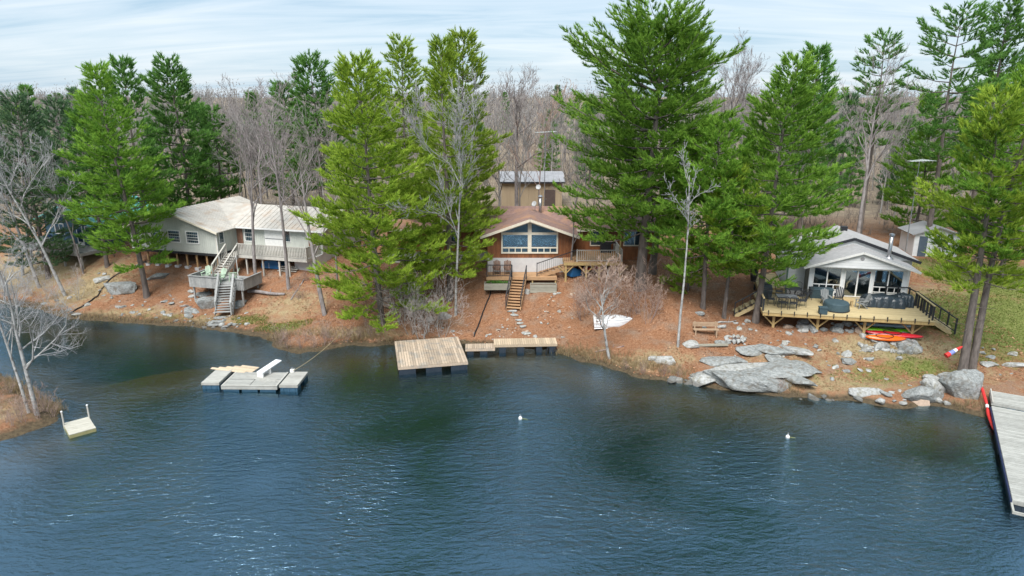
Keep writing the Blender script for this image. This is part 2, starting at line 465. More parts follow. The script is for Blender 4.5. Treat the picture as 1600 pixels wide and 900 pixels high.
# below the water line: brown shallows, deeper bed painted dark for light lost in water
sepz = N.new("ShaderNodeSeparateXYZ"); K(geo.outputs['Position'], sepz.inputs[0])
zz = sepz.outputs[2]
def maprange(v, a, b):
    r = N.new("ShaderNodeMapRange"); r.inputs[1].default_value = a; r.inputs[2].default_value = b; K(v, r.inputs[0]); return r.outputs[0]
bed_depth_dim = ramp(maprange(zz, -2.3, -.15), [(0, (.003, .018, .028)), (.40, (.008, .022, .022)), (.62, (.038, .030, .012)), (.86, (.13, .078, .018)), (1, (.060, .044, .024))])
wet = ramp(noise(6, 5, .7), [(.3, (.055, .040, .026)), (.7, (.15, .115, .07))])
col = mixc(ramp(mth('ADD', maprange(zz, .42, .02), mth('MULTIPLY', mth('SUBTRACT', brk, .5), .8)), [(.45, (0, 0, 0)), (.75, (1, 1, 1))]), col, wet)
col = mixc(maprange(zz, .02, -.10), col, bed_depth_dim)
K(col, p.inputs['Base Color'])
bm_ = N.new("ShaderNodeBump"); bm_.inputs['Strength'].default_value = .9; bm_.inputs['Distance'].default_value = .10
K(mth('ADD', fine, noise(2.6, 5, .65)), bm_.inputs['Height']); K(bm_.outputs[0], p.inputs['Normal'])
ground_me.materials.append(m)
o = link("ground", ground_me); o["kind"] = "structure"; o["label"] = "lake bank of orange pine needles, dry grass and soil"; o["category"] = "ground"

# ---- water
m, N, K = new_mat("lake_water")
out = N.new("ShaderNodeOutputMaterial")
geo = N.new("ShaderNodeNewGeometry")
mp = N.new("ShaderNodeMapping"); mp.inputs['Scale'].default_value = (.55, 1.5, 1); mp.inputs['Rotation'].default_value = (0, 0, R_(-20))
K(geo.outputs['Position'], mp.inputs[0])
mp2 = N.new("ShaderNodeMapping"); mp2.inputs['Scale'].default_value = (.7, 1.25, 1); mp2.inputs['Rotation'].default_value = (0, 0, R_(28))
K(geo.outputs['Position'], mp2.inputs[0])
n1 = noise(2.2, 3, .5, mp.outputs[0], .6)
n2 = noise(4.2, 4, .65, mp2.outputs[0], .4)
calm = ramp(noise(.11, 2, .5, None, .8), [(.36, (.25, .25, .25)), (.62, (1, 1, 1))])
sy_ = N.new('ShaderNodeSeparateXYZ'); K(geo.outputs['Position'], sy_.inputs[0])
lee = N.new('ShaderNodeMapRange'); lee.inputs[1].default_value = 46; lee.inputs[2].default_value = 27; lee.inputs[3].default_value = .32; lee.inputs[4].default_value = 1.15; K(sy_.outputs[1], lee.inputs[0])   # the bank shelters the near-shore water
hh = mth('MULTIPLY', mth('MULTIPLY', mth('ADD', n1, mth('MULTIPLY', n2, .75)), calm), lee.outputs[0])
bm_ = N.new("ShaderNodeBump"); bm_.inputs['Strength'].default_value = 1.0; bm_.inputs['Distance'].default_value = .10
K(hh, bm_.inputs['Height'])
fr = schlick(N, K, .29, bm_.outputs[0])
gl = N.new("ShaderNodeBsdfGlossy"); gl.inputs['Roughness'].default_value = .035; gl.inputs[0].default_value = (.48, .76, 1, 1); K(bm_.outputs[0], gl.inputs['Normal'])
tr = N.new("ShaderNodeBsdfTransparent"); tr.inputs[0].default_value = (.85, .88, .78, 1)
bd = N.new("ShaderNodeBsdfDiffuse"); bd.inputs[0].default_value = (.003, .026, .040, 1)     # light scattered back by the water itself
mxb = N.new("ShaderNodeMixShader"); mxb.inputs[0].default_value = .16
K(tr.outputs[0], mxb.inputs[1]); K(bd.outputs[0], mxb.inputs[2])
mx = N.new("ShaderNodeMixShader"); K(fr, mx.inputs[0]); K(mxb.outputs[0], mx.inputs[1]); K(gl.outputs[0], mx.inputs[2])
K(mx.outputs[0], out.inputs[0])
wx = axis(-900, -60, 60, 900, 6, 1.5); wy = axis(-400, 10, 66, 80, 6, 1.5)
ax_, ay_ = np.meshgrid(wx, wy); ii = np.arange(len(wx) * len(wy)).reshape(len(wy), len(wx))
wq = np.stack([ii[:-1, :-1], ii[:-1, 1:], ii[1:, 1:], ii[1:, :-1]], -1).reshape(-1, 4)
o = link("water", mesh_np("water", np.stack([ax_, ay_, np.zeros_like(ax_)], -1).reshape(-1, 3), wq, 4, m, True))
o["kind"] = "structure"; o["label"] = "rippled dark blue lake water"; o["category"] = "water"

# ================================================================ TREES: generators
def segs_mesh(name, P0, P1, R0, R1, material, n=3):
    P0 = np.asarray(P0, float); P1 = np.asarray(P1, float); R0 = np.asarray(R0, float); R1 = np.asarray(R1, float)
    d = P1 - P0; d /= np.linalg.norm(d, axis=1, keepdims=True) + 1e-9
    ref = np.where(np.abs(d[:, 2:3]) > .9, np.array([[1., 0, 0]]), np.array([[0, 0, 1.]]))
    r = np.cross(d, ref); r /= np.linalg.norm(r, axis=1, keepdims=True) + 1e-9
    u = np.cross(r, d)
    a = np.arange(n) * 2 * pi / n
    ring = r[:, None] * np.cos(a)[None, :, None] + u[:, None] * np.sin(a)[None, :, None]
    V = np.concatenate([P0[:, None] + ring * R0[:, None, None], P1[:, None] + ring * R1[:, None, None]], 1).reshape(-1, 3)
    k = np.arange(n); k2 = (k + 1) % n
    q = np.stack([k, k2, k2 + n, k + n], -1)
    I = (np.arange(len(P0)) * 2 * n)[:, None, None] + q[None]
    return mesh_np(name, V, I, 4, material, True)
def blades_mesh(name, pos, dirs, K_, blen, bw, material, rng, spread=.80, up=.42, tw=.34):
    n = len(pos)
    P = np.repeat(pos, K_, 0); D = np.repeat(dirs, K_, 0)
    P = P + D * (rng.random((n * K_, 1)) * tw)
    rd = rng.normal(size=(n * K_, 3)); rd /= np.linalg.norm(rd, axis=1, keepdims=True)
    B = D + rd * spread; B[:, 2] += up; B /= np.linalg.norm(B, axis=1, keepdims=True)
    S = np.cross(B, rng.normal(size=(n * K_, 3))); S /= np.linalg.norm(S, axis=1, keepdims=True) + 1e-9
    l = blen * (.65 + .7 * rng.random((n * K_, 1))); w = bw * (.7 + .6 * rng.random((n * K_, 1)))
    V = np.stack([P - S * w * .5, P + S * w * .5, P + B * l], 1).reshape(-1, 3)
    return mesh_np(name, V, np.arange(len(V)), 3, material)

def pine_meshes(seed, H, Rr, cb=.2, kind='green', dens=1.0, blen=.34, bw=.060, K_=13, lean=(0, 0), shape='broad', tr=None, gap=.08, wh=.72, ragged=.3):
    rng = np.random.default_rng(seed); rnd = random.Random(seed)
    tr = tr or .011 * H + .04
    wob = rnd.random() * 6
    def axis_pt(z):
        t = z / H
        return np.array((lean[0] * t ** 1.2 + .12 * sin(wob + t * 5) * t * 2, lean[1] * t ** 1.2 + .12 * cos(wob * 2 + t * 4) * t * 2, z))
    P0, P1, R0, R1 = [], [], [], []
    zs = np.linspace(-.4, H * .985, 15)
    for a, b in zip(zs[:-1], zs[1:]):
        fa = max(.03, 1 - max(a, 0) / H) ** .9; fb = max(.03, 1 - max(b, 0) / H) ** .9
        flare = 1.35 if a < 0 else 1
        P0.append(axis_pt(max(a, 0)) if a > 0 else axis_pt(0) + np.array((0, 0, a))); P1.append(axis_pt(b)); R0.append(tr * fa * flare); R1.append(tr * fb)
    nt_ = len(P0)
    B0, B1, BR0, BR1 = [], [], [], []
    sp, sd = [], []
    z = cb * H; wi = 0
    lop = rnd.random() * 6.28
    while z < H - .25:
        t = (z - cb * H) / (H - cb * H)
        if shape == 'broad': prof = (.72 + 1.1 * t if t < .25 else (1 - ((t - .25) / .75) ** 1.35 * .86))
        elif shape == 'cone': prof = (1 - t) ** .8 * .92 + .08
        elif shape == 'round': prof = (.80 + .8 * t if t < .25 else (1 - max(0, (t - .3) / .7) ** 3.2 * .70))
        else: prof = (.55 + 1.2 * t if t < .35 else 1 - ((t - .35) / .65) ** 1.8 * .75)     # 'flat', layered old white pine
        nb = rnd.randint(4, 6) if shape != 'flat' else rnd.randint(3, 5)
        a0 = rnd.random() * 6.28
        wl = rnd.uniform(1 - ragged, 1.08)
        for k in range(nb):
            if rnd.random() < gap: continue
            az = a0 + k * 6.28 / nb + rnd.uniform(-.35, .35)
            Lb = Rr * prof * wl * rnd.uniform(.68, 1.12) * (1 + .12 * cos(az - lop))
            Lb = max(Lb, .35)
            e = (-.12 + .75 * t ** 1.6 + rnd.uniform(-.12, .14)) if shape != 'flat' else (.02 + .5 * t ** 2 + rnd.uniform(-.1, .12))
            cv = rnd.uniform(.06, .20)
            dh = np.array((cos(az), sin(az), 0)); base = axis_pt(z + rnd.uniform(-.12, .12))
            ca_ = cos(e); te = tan(e)
            def bp(s): return base + dh * (Lb * s * ca_) + np.array((0, 0, Lb * (te * s * ca_ + cv * s * s - .05 * sin(3.1 * s))))
            ss = [0, .3, .6, 1.0]; r0 = .012 + .011 * Lb
            for i in range(3):
                B0.append(bp(ss[i])); B1.append(bp(ss[i + 1])); BR0.append(r0 * (1 - .85 * ss[i])); BR1.append(r0 * (1 - .85 * ss[i + 1]))
            ntw = max(4, int((3.0 + Lb * 4.4) * dens))
            side = 1
            for i in range(ntw):
                s = .16 + .84 * (i + rnd.random()) / ntw
                if rnd.random() > .45 + .8 * s: continue
                side = -side; ang = az + side * rnd.uniform(.45, 1.15)
                tl = (.28 + .42 * Lb * (1.05 - s)) * rnd.uniform(.6, 1.1); tl = min(tl, 1.5)
                td = np.array((cos(ang), sin(ang), rnd.uniform(-.05, .62))); q = bp(s)
                m_ = max(1, int(tl / .34 + .5))
                for j in range(m_):
                    sp.append(q + td * tl * (j + .6) / m_); sd.append(td + np.array((0, 0, .35 * (j == m_ - 1))))
            tipd = np.array((cos(az) * ca_, sin(az) * ca_, .25 + sin(e))); 
            for k_ in range(4): sp.append(bp(.84 + .05 * k_) + np.array((rnd.gauss(0, .10), rnd.gauss(0, .10), rnd.uniform(0, .22)))); sd.append(tipd + np.array((rnd.gauss(0, .4), rnd.gauss(0, .4), rnd.uniform(0, .5))))
        z += wh * rnd.uniform(.75, 1.25) * (1.0 if t < .7 else .75); wi += 1
    top = axis_pt(H * .985)
    for k in range(5): sp.append(top - np.array((0, 0, .22 * k))); sd.append(np.array((rnd.uniform(-.3, .3), rnd.uniform(-.3, .3), 1.)))
    # a few dead stubs under the crown
    for k in range(int(8 * cb * 4)):
        zz_ = rnd.uniform(cb * H * .45, cb * H); az = rnd.random() * 6.28; l = rnd.uniform(.3, 1.3)
        B0.append(axis_pt(zz_)); B1.append(axis_pt(zz_) + np.array((cos(az) * l, sin(az) * l, rnd.uniform(-.2, .1)))); BR0.append(.022); BR1.append(.006)
    trunk = segs_mesh("trunk", P0, P1, R0, R1, BARK, 9)
    limbs = segs_mesh("limbs", B0, B1, BR0, BR1, BARK, 4)
    crown = blades_mesh("crown", np.array(sp), np.array(sd), K_, blen, bw, NEEDLE[kind], rng)
    return trunk, limbs, crown
def put_pine(name, label, loc, meshes, rz=0, scale=1.0, group=None, sz=None):
    e = link(name, None, None, loc, (0, 0, rz), (scale, scale, sz or scale)); tag(e, label, "pine tree", group)
    tk = link("trunk", meshes[0], e); link("limbs", meshes[1], tk)["kind"] = "stuff"; link("crown", meshes[2], e)
    return e

def bare_segs(seed, H, tr, spread=.5, levels=4, first=.3, stems=1, up=.35, nchild=7, lean=(0, 0), twig=.010, ratio=.52, curve=.25, straight=.1):
    """segment lists per level of a leafless tree"""
    rnd = random.Random(seed)
    out = [[] for _ in range(levels + 1)]
    def grow(p, d, ln, r, lv):
        ns = 5 if lv == 0 else (4 if lv == 1 else 3 if lv == 2 else 2)
        pts = [p]; dd = d.copy(); wob = straight if lv == 0 else curve
        for i in range(ns):
            dd = dd + np.array((rnd.gauss(0, wob), rnd.gauss(0, wob), rnd.gauss(0, wob) + (up * .35 if lv else .1)))
            dd /= np.linalg.norm(dd); pts.append(pts[-1] + dd * ln / ns)
        rr = [max(twig, r * (1 - .75 * i / ns)) for i in range(ns + 1)]
        for i in range(ns): out[lv].append((pts[i], pts[i + 1], rr[i], rr[i + 1]))
        if lv >= levels: return
        nc = nchild if lv == 0 else max(3, int(nchild * (.75 if lv == 1 else .6)))
        for c in range(nc):
            s = (first + (1 - first) * (c + rnd.random() * .9) / nc) if lv == 0 else (.2 + .8 * (c + rnd.random()) / nc)
            s = min(s, .99); i = min(int(s * ns), ns - 1); f = s * ns - i
            q = pts[i] * (1 - f) + pts[i + 1] * f
            ax = pts[i + 1] - pts[i]; ax = ax / np.linalg.norm(ax)
            az = rnd.random() * 6.28 + c * 2.4
            a = np.cross(ax, (0.3, .2, .93)); a /= np.linalg.norm(a) + 1e-9; b = np.cross(ax, a)
            th = spread * rnd.uniform(.75, 1.5)
            nd = ax * cos(th) + (a * cos(az) + b * sin(az)) * sin(th); nd[2] += up * .3; nd /= np.linalg.norm(nd)
            grow(q, nd, ln * ratio * rnd.uniform(.7, 1.2) * (1.15 - .45 * s), max(twig, rr[i] * .55), lv + 1)
    for s_ in range(stems):
        a = rnd.random() * 6.28; k = 0 if stems == 1 else rnd.uniform(.12, .5)
        d = np.array((cos(a) * k + lean[0], sin(a) * k + lean[1], 1.)); d /= np.linalg.norm(d)
        grow(np.array((cos(a) * .12 * (stems > 1), sin(a) * .12 * (stems > 1), -.25)), d, H * (1 if stems == 1 else rnd.uniform(.65, 1.05)), tr * (1 if stems == 1 else rnd.uniform(.6, 1)), 0)
    return out
def seg_join(ls):
    z = [s for l in ls for s in l]
    return np.array([s[0] for s in z]), np.array([s[1] for s in z]), np.array([s[2] for s in z]), np.array([s[3] for s in z])
def bare_meshes(bark, twig_m, **kw):
    s = bare_segs(**kw)
    return segs_mesh("trunk", *seg_join(s[:2]), bark, 6), segs_mesh("twigs", *seg_join(s[2:]), twig_m, 3)
def put_bare(name, label, cat, loc, meshes, rz=0, scale=1.0, group=None):
    e = link(name, None, None, loc, (0, 0, rz), (scale,) * 3); tag(e, label, cat, group)
    link("trunk", meshes[0], e); link("crown", meshes[1], e)
    return e
# ================================================================ TREES: the pines one can tell apart
def base_top(bpx, bpy_, tpy):
    x, y, z = on_ground(bpx, bpy_); return (x, y, z), z_at(tpy, y) - z
def hidden(tpx, tpy, fwd):
    x = x_at(tpx, tpy, fwd); z = ground_z(x, fwd); return (x, fwd, z), z_at(tpy, fwd) - z
# label, base or (top + distance), radius, crown base, needles, options
PINES = [
    ("bright green pine with a bare grey lower trunk beside the left cottage", ('b', 230, 464, 112), 3.75, .17, 'green', dict(lean=(-1.3, 0), dens=1.2)),
    ("dark pine with its thick trunk behind the orange bank, left of the bright green pine", ('b', 168, 417, 165), 3.4, .22, 'dark', {}),
    ("tall pine whose tip stands above the bright green pine at far left", ('h', 192, 99, 64), 3.3, .25, 'dark', {}),
    ("broad dark green pine standing behind the cream-roofed cottage's gable", ('h', 266, 97, 70), 4.5, .15, 'dark', dict(shape='broad', dens=1.1)),
    ("dark green pine rising behind the cream-roofed cottage's right wing", ('h', 487, 92, 74), 4.3, .2, 'dark', {}),
    ("lower dark pine half hidden left of its taller dark neighbour", ('h', 443, 132, 78), 3.6, .12, 'dark', {}),
    ("large yellow-green pine at the shore with boughs sweeping to the ground", ('b', 597, 506, 95), 4.9, .07, 'yellow', dict(dens=1.2, lean=(-1.0, 0))),
    ("green pine with rounded tip just behind the large yellow-green pine", ('h', 628, 68, 60), 3.7, .2, 'yellow', {}),
    ("slender pine with a narrow spire between the left cottage and the middle cottage", ('b', 703, 468, 66), 3.2, .12, 'yellow', dict(shape='cone', dens=1.1)),
    ("tall yellow-green pine with layered boughs reaching over the middle cottage's roof", ('h', 723, 55, 57), 4.2, .16, 'yellow', dict(dens=1.05, gap=.12)),
    ("largest pine, huge rounded crown, beside the middle cottage's raised deck", ('b', 1000, 452, 34), 6.1, .235, 'green', dict(lean=(.7, 0), shape='round', dens=1.2, wh=.62, tr=.42, ragged=.32)),
    ("dark-trunked pine standing close behind the largest pine", ('b', 1019, 427, 62), 4.4, .3, 'green', dict(tr=.3, lean=(1.8, 0))),
    ("mid-sized pine with grey trunk between the largest pine and the right cottage", ('b', 1098, 482, 195), 3.9, .24, 'green', dict(dens=1.1)),
    ("small thin-trunked pine on the needle slope left of the right cottage's deck", ('b', 1131, 497, 262), 2.4, .38, 'yellow', {}),
    ("pine leaning at the left corner of the right cottage's deck", ('b', 1180, 503, 95), 4.4, .20, 'green', dict(dens=1.15, lean=(1.1, 0))),
    ("darker pine with a pointed tip behind the right cottage", ('h', 1281, 75, 66), 3.8, .15, 'dark', {}),
    ("sparse pine with flat tufted top and long bare trunk behind the right cottage", ('h', 1386, 57, 63), 2.7, .5, 'dark', dict(shape='flat', dens=.8, gap=.25)),
    ("tall flat-layered pine above the small white shed", ('h', 1508, 15, 61), 4.3, .42, 'dark', dict(shape='flat', dens=1.05, gap=.15, wh=.9)),
    ("tall pine whose top leaves the picture at the upper right corner", ('h', 1580, -8, 68), 3.6, .3, 'dark', {}),
    ("front trunk of the twin pines on the boulder by the right dock", ('b', 1502, 592, 150), 3.7, .37, 'yellow', dict(tr=.27, dens=.95, lean=(-.5, .3), gap=.25)),
    ("rear trunk of the twin pines on the boulder by the right dock", ('b', 1516, 589, 105), 3.7, .42, 'green', dict(tr=.24, dens=.95, lean=(.6, .6), gap=.2)),
    ("green pine cut by the right edge behind the twin pines", ('h', 1625, 120, 52), 4.2, .2, 'green', {}),
    ("blue-green pine behind pale bare trees at the left edge", ('h', 22, 150, 60), 4.0, .1, 'blue', dict(dens=.8)),
    ("blue-green pine beside the teal-roofed cottage behind pale trees", ('h', 88, 165, 74), 3.6, .1, 'blue', dict(dens=.8)),
    ("young yellow-green pine tucked against the middle cottage's left side", ('h', 655, 300, 57), 2.2, .05, 'yellow', dict(shape='cone')),
    ("dark leaning pine behind the cream roof beside bare trees", ('h', 330, 170, 76), 3.2, .2, 'dark', dict(dens=.8)),
    ("tiny yellow-green pine below the largest pine on the needle slope", ('b', 1075, 455, 375), 1.7, .08, 'yellow', dict(shape='cone')),
    ("bushy green pine between the right cottage and the twin pines, behind the shed", ('h', 1455, 205, 66), 3.6, .12, 'green', {}),
    ("green pine filling the gap behind the deck-corner pine", ('h', 1190, 215, 64), 3.0, .1, 'green', {}),
]
for i, (lab, b, Rr, cb, kind, kw) in enumerate(PINES):
    loc, H = base_top(b[1], b[2], b[3]) if b[0] == 'b' else hidden(b[1], b[2], b[3])
    far = loc[1] > 63
    opt = dict(K_=15, blen=.36, bw=.078, dens=.95) if far else dict(K_=21, blen=.28, bw=.056, dens=1.1)
    Rr *= 1.12
    opt.update(kw)
    if 'dens' in kw and not far: opt['dens'] *= 1.1
    if far: opt['dens'] = opt.get('dens', 1) * .9
    put_pine("pine_tree", lab, loc, pine_meshes(100 + i, H, Rr, cb, kind, **opt))

# ---- evergreens scattered through the wood behind
far_pines = [pine_meshes(300 + k, 12, 2.6, .1, kd, dens=.55, blen=.6, bw=.13, K_=9, shape=sh, wh=.9) for k, (kd, sh) in enumerate((('dark', 'broad'), ('dark', 'cone'), ('blue', 'broad'), ('green', 'flat')))]
rndp = random.Random(5)
spots = [(392, 148, 115), (40, 138, 120), (110, 140, 130), (902, 150, 150), (1104, 185, 88), (860, 175, 115), (1330, 150, 95), (1450, 150, 100), (1250, 170, 100), (560, 150, 110),
         (150, 152, 105), (18, 170, 90), (340, 250, 92), (410, 240, 95), (70, 210, 84), (1560, 120, 105), (1420, 185, 90), (1340, 215, 82), (1395, 235, 84), (1300, 240, 88), (310, 165, 100), (1640, 90, 90), (-40, 140, 85),
         (850, 215, 100)]
spots += [(rndp.uniform(-40, 1640), rndp.uniform(165, 285), rndp.uniform(82, 128)) for _ in range(26)] + [(rndp.uniform(0, 1600), rndp.uniform(128, 150), rndp.uniform(190, 330)) for _ in range(16)]
spots = [s_ for s_ in spots if not (760 < s_[0] < 910 and 200 < s_[1] < 330 and s_[2] < 100)]
for i, (px, py, fw) in enumerate(spots):
    x = x_at(px, py, fw); z = ground_z(x, fw); H = z_at(py, fw) - z
    put_pine("pine_tree", "evergreen scattered among the bare trees of the wood behind the cottages", (x, fw, z), far_pines[i % 4], rndp.random() * 6.28, max(.45, H / 12 * rndp.uniform(.8, 1.0)), "evergreens in the wood behind", H / 12)

# ---- leafless trees one can tell apart
def bt(lab, b, tr, bark, twig_m, seed, cat="bare tree", name="bare_tree", **kw):
    loc, H = base_top(b[1], b[2], b[3]) if b[0] == 'b' else hidden(b[1], b[2], b[3])
    put_bare(name, lab, cat, loc, bare_meshes(bark, twig_m, seed=seed, H=H * .9, tr=tr, **kw))
bt("pale forked birch in front of the middle cottage's left end", ('b', 712, 492, 185), .12, BARK_PALE, TWIG_PALE, 1, spread=.42, first=.42, nchild=9, straight=.04)
bt("slim pale birch standing alone on the slope below the largest pine", ('b', 1059, 542, 235), .095, BARK_PALE, TWIG_PALE, 2, spread=.6, first=.62, nchild=8, ratio=.33, straight=.03)
bt("pale leafless tree with wide white twigs on the near left point", ('b', 58, 648, 395), .13, BARK_PALE, TWIG_PALE, 3, spread=.85, first=.3, nchild=10, ratio=.48, twig=.004, straight=.03)
bt("thinner pale tree leaning left beside the wide one on the near left point", ('b', 46, 646, 380), .09, BARK_PALE, TWIG_PALE, 4, spread=.75, first=.35, nchild=8, lean=(-.22, .1), twig=.004, straight=.03)
bt("tall mottled bare tree beside the left cottage's lower deck", ('b', 400, 442, 200), .16, BARK_GREY, TWIG_GREY, 25, spread=.45, first=.4, nchild=8, straight=.02)
bt("bare tree with grey trunk in front of the left cottage's balcony", ('b', 451, 452, 170), .16, BARK_GREY, TWIG_GREY, 6, spread=.4, first=.4, nchild=8, straight=.05)
bt("dark bare tree leaning left over the bank right of the left cottage", ('b', 508, 492, 235), .19, BARK_GREY, TWIG_GREY, 7, spread=.5, first=.35, nchild=7, lean=(-.24, .1), straight=.05)
bt("thin bare tree behind the leaning dark one", ('b', 527, 458, 230), .10, BARK_GREY, TWIG_GREY, 8, spread=.4, first=.4, nchild=7)
bt("bare oak standing between the middle cottage's roof and the tan shed", ('h', 808, 128, 72), .28, BARK_GREY, TWIG_GREY, 9, spread=.62, first=.45, nchild=9, ratio=.5, straight=.04)
bt("tall bare tree in front of the sparse pine behind the right cottage", ('h', 1376, 130, 59), .2, BARK_GREY, TWIG_GREY, 10, spread=.4, first=.5, nchild=8, straight=.04)
bt("bare grey tree at the far left bank beside a grey rock", ('b', 103, 462, 205), .15, BARK_PALE, TWIG_PALE, 11, spread=.5, first=.3, nchild=7)
bt("bare whitish tree left of the teal-roofed cottage", ('b', 62, 450, 190), .15, BARK_PALE, TWIG_PALE, 12, spread=.55, first=.25, nchild=7)
bt("bare whitish tree cut by the left edge", ('b', 12, 462, 215), .15, BARK_PALE, TWIG_PALE, 13, spread=.6, first=.2, nchild=7)
bt("thin bare tree in front of the teal-roofed cottage's deck", ('b', 131, 428, 250), .10, BARK_GREY, TWIG_PALE, 14, spread=.4, first=.35, nchild=7)
bt("low bare tree between the left edge and the teal-roofed cottage", ('b', 35, 430, 240), .14, BARK_PALE, TWIG_PALE, 15, spread=.6, first=.2, nchild=7)
bt("brown twiggy tree leaning at the waterline below the rowing boat", ('b', 953, 560, 440), .12, BARK_PALE, TWIG_WARM, 16, spread=.7, first=.4, nchild=8, lean=(-.12, 0))
bt("small pale tree beside the rowing boat's left end", ('b', 930, 512, 405), .11, BARK_PALE, TWIG_WARM, 17, spread=.7, first=.35, nchild=9)
bt("bare tree leaning against the middle cottage's right gable corner", ('b', 893, 432, 235), .09, BARK_GREY, TWIG_GREY, 18, spread=.45, first=.3, nchild=8)
bt("thin bare tree above the satellite dishes behind the middle cottage", ('h', 842, 175, 68), .1, BARK_WARM, TWIG_WARM, 19, spread=.4, first=.4, nchild=8)
bt("pair of bare treetops right of the largest pine, left one", ('h', 1142, 105, 92), .2, BARK_GREY, TWIG_GREY, 20, spread=.4, first=.5, nchild=9)
bt("pair of bare treetops right of the largest pine, right one", ('h', 1172, 112, 96), .2, BARK_GREY, TWIG_GREY, 21, spread=.4, first=.5, nchild=9)
bt("bare tree with dark trunk left of the tall dark pines' cottage roof", ('h', 392, 168, 68), .16, BARK_GREY, TWIG_GREY, 22, spread=.5, first=.4, nchild=8)

# ---- shrubs along the bank
shr = [bare_meshes(BARK_WARM, TWIG_WARM, seed=40 + k, H=2.4, tr=.024, stems=5, levels=3, spread=.7, first=.15, nchild=5, twig=.006) for k in range(3)]
shp = [bare_meshes(BARK_PALE, TWIG_SILVER, seed=50 + k, H=3.4, tr=.017, stems=6, levels=3, spread=.75, first=.1, nchild=6, twig=.0045) for k in range(3)]
rs = random.Random(8)
def shrubs(pix, kinds, label, group, s0, s1):
    for i, (px, py) in enumerate(pix):
        loc = on_ground(px, py)
        put_bare("shrub", label, "shrub", loc, kinds[i % 3], rs.random() * 6.28, rs.uniform(s0, s1), group)
shrubs([(436, 538), (452, 545), (470, 546), (488, 543), (505, 540), (522, 537), (540, 535), (446, 530), (478, 534), (510, 530), (560, 530), (585, 528)], shr,
       "reddish-brown leafless shrub on the bank left of the middle dock", "brown shrubs on the bank left of the dock", .45, .75)
shrubs([(642, 522), (658, 530), (672, 522), (690, 528), (628, 505)], shp, "pale tangled leafless shrub behind the square floating dock", "pale shrubs behind the square dock", .8, 1.35)
shrubs([(905, 475), (925, 482), (945, 470), (968, 478), (985, 500), (1000, 488), (1012, 505), (910, 500), (990, 470), (1022, 480)], shr,
       "brown leafless shrub around the rowing boat", "brown shrubs around the rowing boat", .8, 1.25)
shrubs([(8, 660), (25, 640), (70, 645), (38, 662), (0, 630), (82, 652), (15, 615), (-20, 640), (55, 632), (48, 622), (30, 652), (62, 655), (-5, 650), (18, 668)], shr,
       "brown leafless shrub on the near left point", "shrubs on the near left point", .35, .6)
shrubs([(70, 470), (30, 478), (95, 480), (5, 460), (50, 462), (120, 470)], shp, "pale leafless shrub along the far left shore", "shrubs along the far left shore", .6, 1.0)
shrubs([(1005, 585), (1035, 588), (1060, 592), (975, 578), (1215, 612)], shr, "low brown shrub at the waterline left of the rock slabs", "shrubs at the waterline by the slabs", .3, .5)
shrubs([(560, 470), (480, 440), (620, 470), (545, 440), (470, 468)], shr, "thin brown shrub on the bank between the left and middle cottages", "shrubs between the cottages", .5, .9)

# ---- the wood behind: nearer trunks are trees of their own
woods = []
for k in range(8):
    rk = random.Random(900 + k)
    s = bare_segs(seed=60 + k, H=rk.uniform(7.5, 10.5), tr=rk.uniform(.09, .15), spread=rk.uniform(.3, .5), first=rk.uniform(.35, .55), nchild=8, levels=3, twig=.016, straight=.05)
    woods.append(segs_mesh("bare_tree", *seg_join(s), WOODS, 3))
rw = random.Random(77); taken = []; n_w = 0
blocked = [(-36, -14, 54, 69), (-12, 14, 52, 66), (18, 31, 44, 58), (-3, 9, 74, 84), (30, 38, 56, 66), (-52, -38, 58, 74)]
while n_w < 270:
    y = 60 + 72 * rw.random() ** .8; x = rw.uniform(-.82, .82) * y
    if any(a - 1 < x < b + 1 and c - 1 < y < d + 1 for a, b, c, d in blocked): continue
    if any((x - a) ** 2 + (y - b) ** 2 < 2.2 for a, b in taken): continue
    taken.append((x, y))
    o = link("bare_tree", woods[rw.randrange(8)], None, (x, y, ground_z(x, y) - .1), (0, 0, rw.random() * 6.28), (rw.uniform(.8, 1.1),) * 2 + (rw.uniform(.7, 1.08),))
    tag(o, "bare grey-brown tree in the wood behind the cottages", "bare tree", "bare trees of the wood behind"); n_w += 1

# ---- the far wood reads as one mass
rng = np.random.default_rng(12)
n_f = 2700
fy = 128 + 360 * rng.random(n_f) ** 1.15; fx = rng.uniform(-.95, .95, n_f) * fy
fz = hgt(fx, fy) - .2
far_t = []
for k in range(5):
    rk = random.Random(950 + k)
    s = bare_segs(seed=160 + k, H=rk.uniform(8, 11), tr=rk.uniform(.12, .2), spread=rk.uniform(.3, .5), first=.3, nchild=7, levels=3, twig=.035, straight=.05)
    z = [q for l in s for q in l]
    far_t.append(seg_join([z]))
# join with numpy: only the big strokes of each far tree are kept
P0, P1, R0, R1 = [], [], [], []
for i in range(n_f):
    a, b, r0, r1 = far_t[i % 5]
    step = 7 if fy[i] < 210 else 16
    keep = np.zeros(len(a), bool); keep[:13] = True; keep[i % step::step] = True
    an = rng.random() * 6.28; sc = rng.uniform(.55, 1.25)
    M = np.array([[cos(an), -sin(an), 0], [sin(an), cos(an), 0], [0, 0, 1]]) * sc
    off = np.array((fx[i], fy[i], fz[i])); wd = 1.5 if step == 7 else 2.6
    P0.append(a[keep] @ M.T + off); P1.append(b[keep] @ M.T + off); R0.append(r0[keep] * wd); R1.append(r1[keep] * wd)
P0, P1, R0, R1 = map(np.concatenate, (P0, P1, R0, R1))
FARW = mat("far_wood", (.33, .312, .295), (.19, .172, .16), .95, .22)
o = link("far_wood", segs_mesh("far_wood", P0, P1, R0, R1, FARW, 3)); 
o["kind"] = "stuff"; o["label"] = "far wood of bare brown trees on the hill"; o["category"] = "wood"
